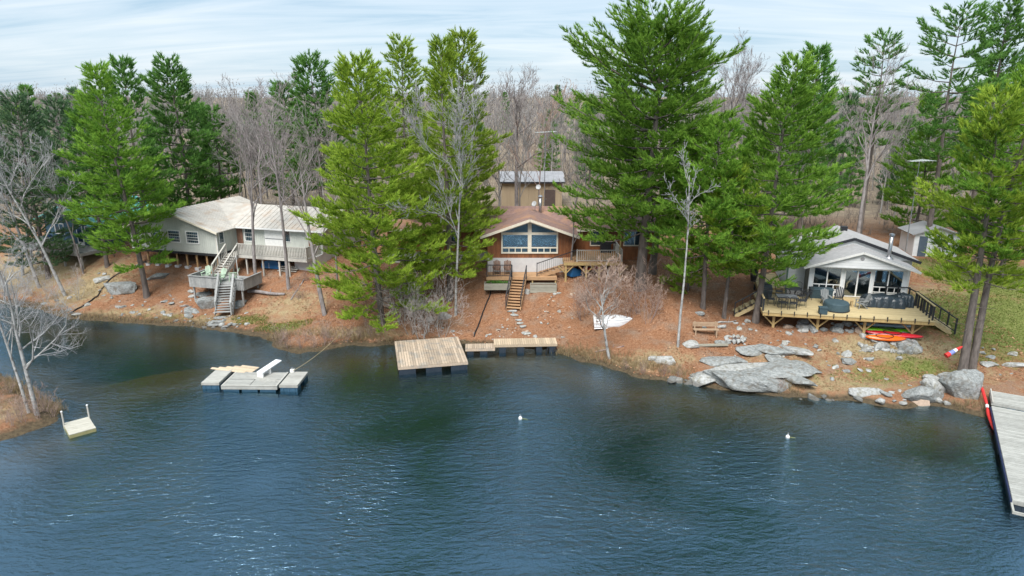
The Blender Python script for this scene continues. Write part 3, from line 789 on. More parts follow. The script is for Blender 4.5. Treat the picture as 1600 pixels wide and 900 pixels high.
# ================================================================ BUILDINGS
SIDING = mat("siding_sage", (.53, .55, .50), (.46, .48, .44), .7, 3, (1, 1, .3), .1)
TRIM_W = mat("trim_white", (.78, .78, .76), (.66, .66, .64), .6, 5, rnd=.04)
TRIM_C = mat("trim_cream", (.74, .68, .56), (.64, .58, .47), .6, 5)
ROOF_CREAM = mat("roof_cream_metal", (.53, .50, .45), (.42, .395, .355), .6, 1.5, (1, 1, 1), .1, dirt=(.42, .34, .27), dscale=.9)
ROOF_BROWN = mat("roof_brown_shingle", (.30, .185, .155), (.20, .125, .105), .9, 3.5, (1, 1, 1), .4, dirt=(.36, .20, .12), dscale=.7, bscale=12)
ROOF_GREY = mat("roof_grey_shingle", (.42, .41, .405), (.32, .315, .315), .9, 4, (1, 1, 1), .35, bscale=12)
ROOF_TEAL = mat("roof_teal_metal", (.10, .44, .42), (.16, .52, .50), .4, 1.4, (1, 1, 1), .1, dirt=(.05, .22, .20))
CEDAR = mat("cedar_stain", (.29, .115, .045), (.19, .070, .028), .6, 5, (1, 1, .15), .15, rnd=.22)
CONCRETE = mat("foundation_paint", (.60, .59, .58), (.52, .51, .51), .8, 2, (1, 1, 1), .15)
WALLWHITE = mat("wall_white", (.76, .77, .78), (.68, .70, .71), .65, 3, rnd=.03)
DARKMETAL = mat("metal_black", (.025, .026, .03), (.015, .015, .018), .45, 8)
STEEL = mat("metal_steel", (.50, .50, .51), (.36, .36, .37), .32, 4, metal=.85)
PINEWOOD = mat("deck_new_wood", (.56, .45, .25), (.47, .365, .19), .75, 3, (1, 4, 4), .2, rnd=.08)
PINEPOST = mat("post_new_wood", (.50, .36, .16), (.40, .28, .12), .75, 4, (2, 2, .4), .2, rnd=.06)
ORANGEWOOD = mat("deck_orange_wood", (.50, .31, .17), (.39, .23, .12), .75, 3, (2, 4, 2), .2, rnd=.1)
GREYWOOD = mat("deck_grey_wood", (.37, .37, .355), (.26, .265, .26), .85, 4, (1, 3, 1), .25, rnd=.14)
GREYPALE = mat("rail_pale_wood", (.52, .50, .45), (.42, .40, .36), .8, 4, (1, 3, 1), .2, rnd=.08)
OLDWOOD = mat("planter_old_wood", (.36, .345, .28), (.26, .25, .205), .85, 4, (.5, 2, 3), .25, rnd=.08)
LOGPOST = mat("post_log", (.46, .30, .15), (.34, .21, .10), .8, 5, (1, 1, .3), .2)
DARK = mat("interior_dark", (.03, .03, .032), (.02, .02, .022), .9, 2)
TANWALL = mat("shed_tan", (.36, .28, .185), (.30, .23, .15), .75, 2, (2, 2, .2), .1, rnd=.05)
GALV = mat("roof_galvanised", (.34, .34, .35), (.26, .26, .27), .5, 1.2, (1, 1, 1), .1)
def glass_mat():
    m, N, K = new_mat("window_glass")
    out = N.new("ShaderNodeOutputMaterial"); fr = schlick(N, K, .22)
    gl = N.new("ShaderNodeBsdfGlossy"); gl.inputs['Roughness'].default_value = .03
    tr = N.new("ShaderNodeBsdfTransparent"); tr.inputs[0].default_value = (.55, .68, .72, 1)
    mx = N.new("ShaderNodeMixShader"); K(fr, mx.inputs[0]); K(tr.outputs[0], mx.inputs[1]); K(gl.outputs[0], mx.inputs[2]); K(mx.outputs[0], out.inputs[0])
    MATS[m.name] = m; return m
GLASS = glass_mat()
PANE = mat("pane_dark", (.035, .065, .085), (.02, .04, .055), .04, 2, spec=.9)

def window(T, name, x0, x1, z0, z1, y, trim=TRIM_W, fw=.09, cols=1, rows=1, pane=PANE, proud=.05, axis='y', parent=None, sgn=-1):
    """framed window; axis 'y' faces -y at y, axis 'x' faces +x or -x at x=y"""
    f = MB()
    def bx(a0, a1, c0, c1, d0, d1):
        if axis == 'y': f.box(a0, a1, y + sgn * d1, y + sgn * d0, c0, c1) if sgn > 0 else f.box(a0, a1, y - d1, y - d0, c0, c1)
        else: f.box(y + min(sgn * d0, sgn * d1), y + max(sgn * d0, sgn * d1), a0, a1, c0, c1)
    bx(x0 - fw, x1 + fw, z1, z1 + fw, -.03, proud); bx(x0 - fw, x1 + fw, z0 - fw, z0, -.03, proud)
    bx(x0 - fw, x0, z0, z1, -.03, proud); bx(x1, x1 + fw, z0, z1, -.03, proud)
    for c in range(1, cols): xx = x0 + (x1 - x0) * c / cols; bx(xx - .025, xx + .025, z0, z1, -.02, proud * .7)
    for r in range(1, rows): zz = z0 + (z1 - z0) * r / rows; bx(x0, x1, zz - .018, zz + .018, -.02, proud * .6)
    w = T.part(name, f, trim, parent)
    dx = (x1 - x0) / cols
    for c in range(cols):
        g = MB(); a0, a1 = x0 + dx * c + .012, x0 + dx * (c + 1) - .012
        if axis == 'y': g.box(a0, a1, y - .016, y - .006, z0, z1)
        else: g.box(y + min(sgn * .006, sgn * .016), y + max(sgn * .006, sgn * .016), a0, a1, z0, z1)
        T.part("pane", g, pane, w)
    return w
def slab(T, name, a, b, c, d, th, material, parent=None):
    """roof slope: quad a,b (eave) c,d (ridge) with thickness"""
    a, b, c, d = (np.array(p, float) for p in (a, b, c, d))
    n = np.cross(b - a, d - a); n /= np.linalg.norm(n)
    if n[2] < 0: n = -n
    m = MB(); v = [a, b, c, d, a - n * th, b - n * th, c - n * th, d - n * th]
    m.add(v, [(0, 1, 2, 3), (7, 6, 5, 4), (0, 4, 5, 1), (1, 5, 6, 2), (2, 6, 7, 3), (3, 7, 4, 0)])
    return T.part(name, m, material, parent)
def ribs(T, roof, a, b, c, d, step, material, w=.045, h=.035, name="rib"):
    a, b, c, d = (np.array(p, float) for p in (a, b, c, d))
    n = int(np.linalg.norm(b - a) / step)
    up = np.cross(b - a, d - a); up /= np.linalg.norm(up); up = up if up[2] > 0 else -up
    for i in range(1, n):
        t = i / n; m = MB(); m.bar(a + (b - a) * t + up * h * .4, d + (c - d) * t + up * h * .4, w, h); T.part(name, m, material, roof)
def batten(T, wall, pts, step, y, d, material, axis='y', sgn=-1):
    """vertical battens on a wall whose outline gives (x, zlow, zhigh) by interpolation; one part"""
    xs = [p[0] for p in pts]; m = MB(); x = xs[0] + step * .6
    while x < xs[-1] - .05:
        z0 = np.interp(x, xs, [p[1] for p in pts]); z1 = np.interp(x, xs, [p[2] for p in pts])
        if axis == 'y': m.box(x - .012, x + .012, y - d, y + .002, z0 + .02, z1 - .02)
        else: m.box(y + (-.002 if sgn > 0 else -d), y + (d if sgn > 0 else .002), x - .012, x + .012, z0 + .02, z1 - .02)
        x += step
    T.part("battens", m, material, wall, kind="stuff")
def railing(T, a, b, h, material, name="railing", spacing=.14, rail=.05, bal=.022, posts=True, parent=None, pw=.08, cap=None, low=.1):
    """a..b along the deck edge (3-D points at floor level); the posts, rails and each baluster"""
    a = np.array(a, float); b = np.array(b, float); L_ = np.linalg.norm((b - a)[:2]); Z = np.array((0, 0, 1.))
    m = MB(); m.bar(a + Z * h, b + Z * h, rail * 1.6, rail); m.bar(a + Z * low, b + Z * low, rail, rail * .8)
    r = T.part(name, m, material, parent)
    if posts:
        for p in (a, b):
            q = MB(); q.bar(p - Z * .1, p + Z * (h + .06), pw); T.part("post", q, material, r)
    n = int(L_ / spacing)
    for i in range(1, n):
        p = a + (b - a) * i / n; q = MB(); q.bar(p + Z * low, p + Z * h, bal); T.part("baluster", q, material, r)
    return r
def stairs(T, top, bot, width, n, tread_m, stringer_m, name="stairs", tt=.045, depth=.27):
    """top and bottom centre points; treads are parts of the stairs"""
    top = np.array(top, float); bot = np.array(bot, float); d = bot - top; dh = d.copy(); dh[2] = 0; dh /= np.linalg.norm(dh); side = np.array((-dh[1], dh[0], 0))
    def stringer(s): return MB().bar(top + side * s * (width / 2 + .02) - np.array((0, 0, .12)), bot + side * s * (width / 2 + .02) - np.array((0, 0, .12)), .05, .24)
    st = T.part(name, stringer(-1), stringer_m); T.part("stringer", stringer(1), stringer_m, st)
    ang = atan2(dh[1], dh[0]) + pi / 2
    for i in range(n):
        t = (i + .5) / n; p = top + d * t
        link("tread", unit(tread_m), st, (p[0], p[1], p[2] - T.z0), (0, 0, ang), (width, depth, tt))
    return st
def floor_boards(T, parent, x0, x1, y0, y1, z, bw, material, along='x', th=.035, gap=.008, name="plank", split=None):
    n = int(round(((y1 - y0) if along == 'x' else (x1 - x0)) / bw)); rr = random.Random(int(abs(x0 * 100 + y0 * 10)))
    for i in range(n):
        segs = [(0, 1)] if not split else [(0, split + (rr.uniform(-.0, .0))), (split, 1)]
        for s0, s1 in segs:
            if along == 'x':
                w = (y1 - y0) / n; c = (x0 + (x1 - x0) * (s0 + s1) / 2, y0 + w * (i + .5), z - th / 2); sz = ((x1 - x0) * (s1 - s0) - gap, w - gap, th)
            else:
                w = (x1 - x0) / n; c = (x0 + w * (i + .5), y0 + (y1 - y0) * (s0 + s1) / 2, z - th / 2); sz = (w - gap, (y1 - y0) * (s1 - s0) - gap, th)
            c = (c[0], c[1], c[2] + rr.uniform(-.003, .003)); sz = (sz[0] + rr.uniform(-.012, .012), sz[1], sz[2]) if along == 'x' else (sz[0], sz[1] + rr.uniform(-.012, .012), sz[2])
            T.piece(name, c, sz, material, parent=parent)
def frame_box(T, name, x0, x1, y0, y1, z0, z1, material, t=.045):
    m = MB(); m.box(x0, x1, y0, y0 + t, z0, z1); m.box(x0, x1, y1 - t, y1, z0, z1); m.box(x0, x0 + t, y0 + t, y1 - t, z0, z1); m.box(x1 - t, x1, y0 + t, y1 - t, z0, z1)
    n = max(1, int((x1 - x0) / .8))
    for i in range(1, n): xx = x0 + (x1 - x0) * i / n; m.box(xx - t / 2, xx + t / 2, y0 + t, y1 - t, z0, z1 - .01)
    return T.part(name, m, material)

# ---------------------------------------------------------------- middle cottage (cedar gable)
CX0, CX1, CF = -1.95, 4.75, 53.2
C = Thing("cottage", "middle cottage with cedar-clad gable, big picture window and brown shingle roof", "cottage", ((CX0 + CX1) / 2, CF, 3.2))
ox = (CX0 + CX1) / 2; hw = (CX1 - CX0) / 2                       # local x runs -hw..hw
zf, ze, zr_ = 4.54, 6.62, 7.80                                     # floor, eave, ridge
m = MB(); m.box(-hw, hw, 0, 6, 2.0, zf); fnd = C.part("foundation", m, CONCRETE)
m = MB(); m.box(-11.9 - 0, -hw - .02, 3.0, 9.2, 2.2, zf - .1); C.part("foundation", m, CONCRETE)
# picture window opening
wx0, wx1, wz0, wz1 = -2.14, 2.14, 5.03, 6.42
def gable_z(x): return zr_ - .16 - (zr_ - ze) * abs(x) / (hw + .0) * 1.0
# cedar boards, each its own piece, cut round the window
cl = C.part("cladding", MB().box(-hw + .01, hw - .01, .12, .16, zf, zf + .3), DARK)
nb = 34; bw = 2 * hw / nb
def board(x, z0, z1):
    if z1 - z0 < .05: return
    C.piece("board", (x, .05, (z0 + z1) / 2), (bw - .012, .05, z1 - z0), CEDAR, parent=cl)
for i in range(nb):
    x = -hw + bw * (i + .5); zt = gable_z(x) - .03
    if wx0 - .1 < x < wx1 + .1:
        board(x, zf, wz0 - .1); tz = wz1 + .12 + (.46 * (1 - abs(x) / 2.3))
        board(x, min(tz + .12, zt), zt)
    else: board(x, zf, zt)
wall = MB()
for s in (-1, 1): C.part("wall", MB().box(*(sorted((s * hw, s * (hw - .1)))), .08, 6, zf, ze), CEDAR)
wall.box(-hw + .1, hw - .1, .2, 5.0, zf - .02, zf + .02)
C.part("floor", wall, CEDAR)
room = MB(); room.box(-hw + .12, hw - .12, 4.7, 4.9, zf, ze); C.part("back_wall", room, mat("room_wall", (.20, .17, .14), (.15, .13, .11), .8, 2))
# the window itself: cream frame, lower awning row, two gable lights
f = MB(); t = .12; y0, y1 = -.05, .07
def fb(x0, x1, z0, z1): f.box(x0, x1, y0, y1, z0, z1)
fb(wx0 - t, wx1 + t, wz0 - t, wz0); fb(wx0 - t, wx1 + t, wz1, wz1 + .2)
fb(wx0 - t, wx0, wz0, wz1); fb(wx1, wx1 + t, wz0, wz1); fb(-.15, .15, wz0, wz1); fb(-.15, .15, wz1 + .2, zr_ - .3)
fb(wx0, -.15, wz0 + .30, wz0 + .40); fb(.15, wx1, wz0 + .30, wz0 + .40)
for k in range(1, 4):
    for s in (-1, 1): xx = s * (.15 + (wx1 - .15) * k / 4); fb(xx - .035, xx + .035, wz0, wz0 + .30)
for s in (-1, 1):
    f.bar((s * (wx1 + t), .01, wz1 + .22), (s * .12, .01, zr_ - .42), .1, .08)
pw_ = C.part("window", f, TRIM_C)
for s in (-1, 1):
    C.part("pane", MB().box(*sorted((s * .15, s * wx1)), .0, .012, wz0 + .40, wz1), GLASS, pw_)
    for k in range(4): C.part("pane", MB().box(*sorted((s * (.15 + (wx1 - .15) * k / 4 + .03), s * (.15 + (wx1 - .15) * (k + 1) / 4 - .03))), .0, .012, wz0, wz0 + .30), PANE, pw_)
    C.part("pane", MB().prism([(s * .16, wz1 + .2), (s * (wx1), wz1 + .2), (s * .16, zr_ - .48)], 'y', .0, .012), PANE, pw_)
# roof: gable wing then main ridge across
ov = .55; yv = -.75
def rz(x): return zr_ - (zr_ - ze) * abs(x) / hw
xe = hw + ov
for s in (-1, 1):
    rf = slab(C, "roof", (s * xe, yv, rz(xe)), (s * xe, 5.2, rz(xe)), (s * .0, 6.0, zr_), (s * .0, yv, zr_), .12, ROOF_BROWN)
    m = MB(); m.bar((s * xe, yv - .02, rz(xe) - .10), (0, yv - .02, zr_ - .10), .05, .20); C.part("fascia", m, TRIM_C, rf)
m = MB(); m.prism([(-hw, ze), (hw, ze), (0, zr_ - .13)], 'y', .12, .2); C.part("gable", m, DARK)
mx0, mx1, my0, myr, my1, mze, mzr = -12.2, 11.0, 2.3, 5.8, 9.4, 6.45, 7.80
C.part("wall", MB().box(mx0 + .4, -hw, my0 + .55, 9.0, zf - .1, mze), CEDAR); C.part("wall", MB().box(hw, mx1 - .4, my0 + .55, 9.0, 3.3, mze), CEDAR)
r1 = slab(C, "roof", (mx0, my0, mze), (mx1, my0, mze), (mx1, myr, mzr), (mx0, myr, mzr), .12, ROOF_BROWN)
r2 = slab(C, "roof", (mx0, my1, mze - .1), (mx1, my1, mze - .1), (mx1, myr, mzr), (mx0, myr, mzr), .12, ROOF_BROWN)
for s_, xx in ((-1, mx0 + .4), (1, mx1 - .4)):
    m = MB(); m.prism([(my0 + .55, mze), (9.0, mze), (myr, mzr - .15)], 'x', xx - .05 * s_, xx); C.part("gable", m, CEDAR)
m = MB(); m.box(mx0, -xe + .02, my0 - .06, my0 - .01, mze - .2, mze - .02); C.part("fascia", m, TRIM_C)
m = MB(); m.box(xe - .1, mx1, my0 - .06, my0 - .01, mze - .2, mze - .02); C.part("fascia", m, TRIM_C)
window(C, "window", 8.0, 9.7, 5.0, 6.2, my0 + .54, TRIM_C, .1, 2)
window(C, "window", -7.2, -5.9, 5.1, 6.1, my0 + .54, TRIM_C, .09, 2)
window(C, "window", 5.2, 6.4, 5.0, 6.15, my0 + .54, TRIM_C, .09, 1)
# stove pipe with cap
m = MB(); m.tube([(1.0, 4.6, 7.2), (1.0, 4.6, 8.75)], .13, 10); pp = C.part("stove_pipe", m, STEEL, smooth=True)
C.part("cap", MB().lathe([(.2, 0), (.22, .06), (.05, .2)], (1.0, 4.6, 8.75), 10), STEEL, pp)
# lamp and plant seen through the glass
l = Thing("table_lamp", "white-shaded lamp seen through the middle cottage's picture window", "lamp", (ox - .75, CF + 1.2, zf + .02))
l.part("lamp_base", MB().lathe([(.12, 0), (.1, .04), (.03, .1), (.05, .45), (.02, .75), (.02, .95)], (0, 0, l.z0), 10), STEEL, smooth=True)
l.part("lamp_shade", MB().lathe([(.20, .88), (.10, 1.2)], (0, 0, l.z0), 12), mat("shade_white", (.85, .83, .78), (.8, .78, .72), .8))
# satellite dishes on the roof
def dish(label, x, y, z, r, az):
    T = Thing("satellite_dish", label, "satellite dish", (x, y, z - .9), az)
    T.part("mast", MB().tube([(0, 0, z - 1.6), (0, 0, z - .1), (0, -.1, z)], .025, 6), STEEL)
    prof = [(r * k / 6, .22 * r * (k / 6) ** 2) for k in range(7)]
    m = MB(); m.lathe([(.01, 0)] + prof[1:] + [(r * .98, .22 * r - .03)] + [(a, b - .025) for a, b in reversed(prof[1:-1])] + [(.01, -.025)], (0, 0, 0), 16)
    me = m.mesh("reflector", mat("dish_grey", (.46, .47, .48), (.38, .39, .4), .5), True); d_ = link("reflector", me, T.o, (0, -.12, .9), (R_(65), 0, 0))
    T.part("arm", MB().tube([(0, -.1, z - .15), (0, -.55, z - .1)], .015, 5), STEEL)
dish("upper round satellite dish above the middle cottage's roof", 2.35, 60.2, 9.3, .22, -.3)
dish("lower satellite dish beside the middle cottage's stove pipe", 1.95, 57.4, 8.25, .24, -.7)

# landing, planters, stairs in front of the middle cottage
LZ = 3.42
D = Thing("landing_deck", "orange wood landing below the picture window with black railings and stairs to the bank", "deck", (ox, CF, 2.6))
fr = frame_box(D, "joists", -3.4, 2.1, -1.75, -.12, LZ - .25, LZ - .04, ORANGEWOOD)
floor_boards(D, fr, -3.4, 2.1, -1.75, -.12, LZ, .14, ORANGEWOOD)
for xx in (-3.3, -1.6, .2, 2.0):
    for yy in (-1.65, -.3): D.part("post", MB().box(xx - .05, xx + .05, yy - .05, yy + .05, D.gz(xx, yy) - .3, LZ - .26), PINEPOST)
railing(D, (-3.35, -1.70, LZ), (-1.45, -1.70, LZ), .95, DARKMETAL, spacing=.13, bal=.018, pw=.06)
stx = -.84
sb_w = (x_at(802, 484, 49.2) - ox, 49.2 - CF)
gzb = D.gz(*sb_w)
st = stairs(D, (stx, -1.75, LZ - .05), (sb_w[0], sb_w[1], gzb + .12), 1.05, 11, ORANGEWOOD, ORANGEWOOD, depth=.26)
for s in (-1, 1):
    railing(D, (stx + s * .56, -1.75, LZ - .05), (sb_w[0] + s * .56, sb_w[1] + .1, gzb + .1), .95, DARKMETAL, "stair_railing", .22, .05, .016, pw=.06)
# second flight up to the side deck
st2 = stairs(D, (hw + .55, -.75, zf - .05), (.75, -.95, LZ + .1), .95, 6, ORANGEWOOD, ORANGEWOOD, "upper_stairs")
railing(D, (.55, -1.5, LZ + .08), (hw + .3, -1.32, zf), .95, DARKMETAL, "stair_railing", .16, .05, .018, pw=.06)
def planter(label, x0, x1, y0, y1, z0, z1, plants=True):
    T = Thing("planter_box", label, "planter", (ox, CF, z0))
    rows = max(1, int((z1 - z0) / .2)); h = (z1 - z0) / rows
    core = T.part("soil", MB().box(x0 + .05, x1 - .05, y0 + .05, y1 - .05, z0, z1 - .08), mat("soil", (.12, .075, .05), (.07, .045, .03), .95, 12, bump=.4))
    for r in range(rows):
        for yy in (y0, y1): T.piece("plank", ((x0 + x1) / 2, yy, z0 + h * (r + .5)), (x1 - x0, .05, h - .012), OLDWOOD)
        for xx in (x0 + .026, x1 - .026): T.piece("plank", (xx, (y0 + y1) / 2, z0 + h * (r + .5)), (.05, y1 - y0 - .06, h - .012), OLDWOOD)
    if plants:
        rg = np.random.default_rng(3); n = 26
        pos = np.stack([rg.uniform(x0 + .2, x1 - .2, n), rg.uniform(y0 + .15, y1 - .15, n), np.full(n, z1 - .1 - z0)], -1)
        dr = np.tile(np.array([[0, 0, 1.]]), (n, 1))
        o = link("leaves", blades_mesh("leaves", pos, dr, 14, .22, .05, NEEDLE['dark'], rg, 1.1, .2, .12), T.o); o["kind"] = "stuff"
planter("long low timber planter with green plants left of the orange stairs", -3.55, -1.55, -2.55, -1.95, 2.60, 3.12)
planter("timber planter box right of the orange stairs", .0, 2.05, -2.45, -1.9, 2.35, 3.0, False)
def wood_chair(label, T_, x, y, z, rz_, material, group=None, name="deck_chair"):
    X, Y = T_.w(x, y)
    c = Thing(name, label, "chair", (X, Y, z), T_.o.rotation_euler.z + rz_, group)
    for sx in (-.26, .26):
        c.part("leg", MB().bar((sx, -.30, z), (sx, -.26, z + .56), .05), material); c.part("leg", MB().bar((sx, .34, z), (sx, -.1, z + .36), .05), material)
        c.part("armrest", MB().box(sx - .07, sx + .07, -.36, .28, z + .56, z + .59), material)
    s_ = MB()
    for k in range(5): s_.box(-.25, .25, -.30 + .12 * k, -.19 + .12 * k, z + .36 - .028 * k, z + .385 - .028 * k)
    c.part("seat", s_, material)
    for k in range(5):
        x_ = -.20 + .1 * k; c.part("back_slat", MB().bar((x_, .20, z + .26), (x_ * 1.15, .52, z + 1.02 - abs(k - 2) * .05), .085, .02), material)
    return c
BROWNCH = mat("chair_brown", (.22, .12, .07), (.15, .08, .05), .7, 4, rnd=.1)
wood_chair("brown wooden chair at the left end of the orange landing", D, -2.6, -.75, LZ, 0, BROWNCH)
wood_chair("brown wooden chair nearer the stairs on the orange landing", D, -1.75, -.75, LZ, 0, BROWNCH)

# raised side deck on the right of the middle cottage
S = Thing("raised_deck", "raised orange-wood deck on posts right of the middle cottage's gable", "deck", (ox, CF, 2.3))
sx0, sx1, sy0, sy1, sz = 2.65, 7.2, -1.55, 2.85, 4.58
fr = frame_box(S, "joists", sx0, sx1, sy0, sy1, sz - .28, sz - .04, PINEPOST)
floor_boards(S, fr, sx0, sx1, sy0, sy1, sz, .15, ORANGEWOOD)
for xx in (sx0 + .15, 4.4, 5.4, sx1 - .15):
    for yy in (sy0 + .12, sy1 - .2):
        z0_ = S.gz(xx, yy); S.part("post", MB().box(xx - .07, xx + .07, yy - .07, yy + .07, z0_ - .2, sz - .29), PINEPOST)
    m = MB()
    for s in (-1, 1): m.bar((xx, sy0 + .12, sz - .95), (xx + s * .6, sy0 + .12, sz - .32), .08)
    S.part("brace", m, PINEPOST)
railing(S, (sx0 + 1.0, sy0 + .06, sz), (sx1 - .06, sy0 + .06, sz), .92, GREYPALE, spacing=.16, bal=.03)
railing(S, (sx1 - .06, sy0 + .1, sz), (sx1 - .06, sy1, sz), .92, GREYPALE, spacing=.16, bal=.03)
S.part("corner_post", MB().box(sx1 - .14, sx1 - .02, sy0 + .9, sy0 + 1.02, sz, sz + 2.1), PINEPOST)
b = Thing("barbecue", "black barbecue on the middle cottage's raised deck by the wall", "barbecue", (ox + 6.3, CF + 1.9, sz))
b.part("firebox", MB().prism([(-.5, sz + .75), (.5, sz + .75), (.46, sz + 1.05), (.3, sz + 1.2), (-.3, sz + 1.2), (-.46, sz + 1.05)], 'y', -.28, .28), DARKMETAL)
b.part("cabinet", MB().box(-.42, .42, -.25, .25, sz + .08, sz + .74), DARKMETAL)
b.part("shelf", MB().box(.5, .85, -.22, .22, sz + .78, sz + .82), DARKMETAL)
for sx_ in (-.38, .38): b.part("wheel", MB().tube([(sx_, -.28, sz + .07), (sx_, -.22, sz + .07)], .07, 10), DARKMETAL)
# under that deck: a red quad and a blue tub
q = Thing("quad_bike", "red and black quad bike parked under the raised deck", "quad bike", (ox + 4.75, CF - .45, S.gz(4.75, -.45)), .25)
z = q.z0; RED = mat("plastic_red", (.55, .03, .035), (.45, .025, .03), .4, 4)
for sx_ in (-.42, .42):
    for yy in (-.38, .38):
        q.part("wheel", MB().tube([(yy * 1.5, sx_ - .1, z + .26), (yy * 1.5, sx_ + .1, z + .26)], .26, 14), DARKMETAL)
q.part("body", MB().prism([(-.75, z + .45), (.8, z + .45), (.85, z + .62), (.3, z + .72), (.1, z + .6), (-.5, z + .6), (-.8, z + .68)], 'y', -.33, .33), RED)
q.part("seat", MB().prism([(-.6, z + .66), (.12, z + .66), (.15, z + .76), (-.55, z + .82)], 'y', -.16, .16), DARKMETAL)
q.part("handlebar", MB().tube([(.2, -.38, z + 1.02), (.32, -.2, z + .98), (.34, 0, z + .95), (.32, .2, z + .98), (.2, .38, z + 1.02)], .02, 6), DARKMETAL)
q.part("rack", MB().tube([(.45, -.3, z + .78), (.85, -.3, z + .78), (.85, .3, z + .78), (.45, .3, z + .78)], .015, 5), STEEL)
k_ = Thing("blue_tub", "blue plastic tub tipped over under the raised deck", "tub", (ox + 3.55, CF - .7, S.gz(3.55, -.7)), .6)
z = k_.z0; BLUE = mat("plastic_blue", (.02, .13, .30), (.02, .10, .24), .4, 4)
k_.part("shell", MB().prism([(-.55, z + .05), (.5, z + .0), (.6, z + .42), (-.45, z + .72)], 'y', -.35, .35), BLUE)
k_.part("rim", MB().tube([(.6, -.36, z + .42), (-.45, -.36, z + .74), (-.45, .36, z + .74), (.6, .36, z + .42), (.6, -.36, z + .42)], .03, 6), BLUE)

# ---------------------------------------------------------------- left cottage (sage siding, cream roof)
A = Thing("cottage", "left cottage with sage vertical siding, cream metal roof and house on posts", "cottage", (-25.1, 56.95, 3.0), R_(-16))
fl, ev, rg_ = 4.0, 6.1, 7.57
gw = [(-9, fl), (0, fl), (0, ev), (-4.5, rg_ - .12), (-9, ev)]
m = MB(); m.prism(gw, 'y', 0, 9.0); wa = A.part("wall", m, SIDING)
batten(A, wa, [(-9, fl, ev), (-4.5, fl, rg_ - .12), (0, fl, ev)], .2, 0, .016, SIDING)
batten(A, wa, [(0, fl, ev), (2.5, fl, ev)], .2, 0, .016, SIDING, 'x', 1)
m = MB(); m.box(.0, 8.6, 2.5, 9.0, fl, ev + .1); wb = A.part("wall", m, SIDING)
batten(A, wb, [(0, fl, ev + .1), (8.6, fl, ev + .1)], .2, 2.5, .016, SIDING)
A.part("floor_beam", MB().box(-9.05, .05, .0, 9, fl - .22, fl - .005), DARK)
for i, (a, b_) in enumerate(((-6.6, -5.7), (-5.0, -3.75), (-3.1, -1.85))):
    window(A, "window", a + .1, b_, 4.85, 5.78, 0, TRIM_W, .09, 1, 4)
window(A, "window", .35, .85, 4.9, 5.85, 0, TRIM_W, .07, 1, 1, axis='x', sgn=1)
m = MB(); m.box(-.05, .05, -.05, .05, fl - .3, ev); A.part("corner_board", m, TRIM_C)
A.part("downspout", MB().tube([(.08, -.1, ev - .05), (.08, -.06, 3.3)], .04, 6), TRIM_W)
# roof
rs_ = .45; sl = (rg_ - ev) / 4.5
for s in (-1, 1):
    xe_ = -4.5 + s * 4.95; ez = rg_ - sl * 4.95
    pa = [(xe_, -rs_, ez), (xe_, 9.3 if s < 0 else 2.0, ez), (-4.5, 9.3, rg_), (-4.5, -rs_, rg_)]
    if s > 0: pa = [(xe_, -rs_, ez), (xe_, 9.3, ez), (-4.5, 9.3, rg_), (-4.5, -rs_, rg_)]
    rf = slab(A, "roof", *pa, .09, ROOF_CREAM); ribs(A, rf, *pa, .45, ROOF_CREAM)
    m = MB(); m.bar((xe_, -rs_ - .02, ez - .08), (-4.5, -rs_ - .02, rg_ - .08), .04, .17); A.part("fascia", m, TRIM_C, rf)
pa = [(-.2, 2.05, ev - .04), (9.2, 2.05, ev - .04), (9.2, 5.75, 7.45), (-4.2, 5.75, 7.45)]
rf = slab(A, "roof", *pa, .09, ROOF_CREAM); ribs(A, rf, (-.2, 2.05, ev - .04), (9.2, 2.05, ev - .04), (9.2, 5.75, 7.45), (-.2, 5.75, 7.45), .45, ROOF_CREAM)
A.part("gutter", MB().box(.5, 9.2, 1.93, 2.04, ev - .17, ev - .05), TRIM_W, rf)
pb = [(-4.2, 9.5, ev - .04), (9.2, 9.5, ev - .04), (9.2, 5.75, 7.45), (-4.2, 5.75, 7.45)]
slab(A, "roof", *pb, .09, ROOF_CREAM)
m = MB(); m.prism([(2.5, ev + .1), (9.0, ev + .1), (5.75, 7.35)], 'x', 8.5, 8.6); A.part("gable", m, SIDING)
# doors and windows on the balcony side
dr = A.part("door", MB().box(.15, .75, 2.44, 2.49, fl, fl + 1.95), mat("door_brown", (.22, .12, .08), (.17, .09, .06), .6, 3))
A.part("handle", MB().tube([(.68, 2.40, fl + .95), (.68, 2.44, fl + .95)], .03, 6), STEEL, dr)
window(A, "window", 1.0, 1.75, fl + .75, fl + 1.8, 2.5, TRIM_W, .07, 1, 3)
dr = A.part("door", MB().box(3.0, 4.9, 2.43, 2.49, fl, fl + 2.0), TRIM_W)
A.part("rail", MB().box(3.05, 4.85, 2.40, 2.428, fl + 1.05, fl + 1.10), STEEL, dr)
window(A, "window", 4.98, 5.5, fl + .9, fl + 1.85, 2.5, TRIM_W, .05, 1, 1)
dr = A.part("door", MB().box(7.3, 8.1, 2.44, 2.49, fl, fl + 1.95), mat("door_brown", (.22, .12, .08)))
# posts on concrete blocks under the gable
for i in range(9):
    for yy in (.25, 3.5):
        xx = -8.7 + i * 1.04; g = A.gz(xx, yy)
        ps = A.part("post", MB().tube([(xx, yy, g + .1), (xx, yy, fl - .22)], .085, 8), LOGPOST)
        A.part("footing", MB().box(xx - .2, xx + .2, yy - .2, yy + .2, g - .25, g + .16), CONCRETE, ps)
# basement block under the right wing
A.part("foundation", MB().box(6.6, 8.6, 1.2, 8.8, 2.2, fl - .02), CONCRETE)
A.part("foundation", MB().box(.2, 6.6, 6.5, 8.8, 2.2, fl - .02), DARK)
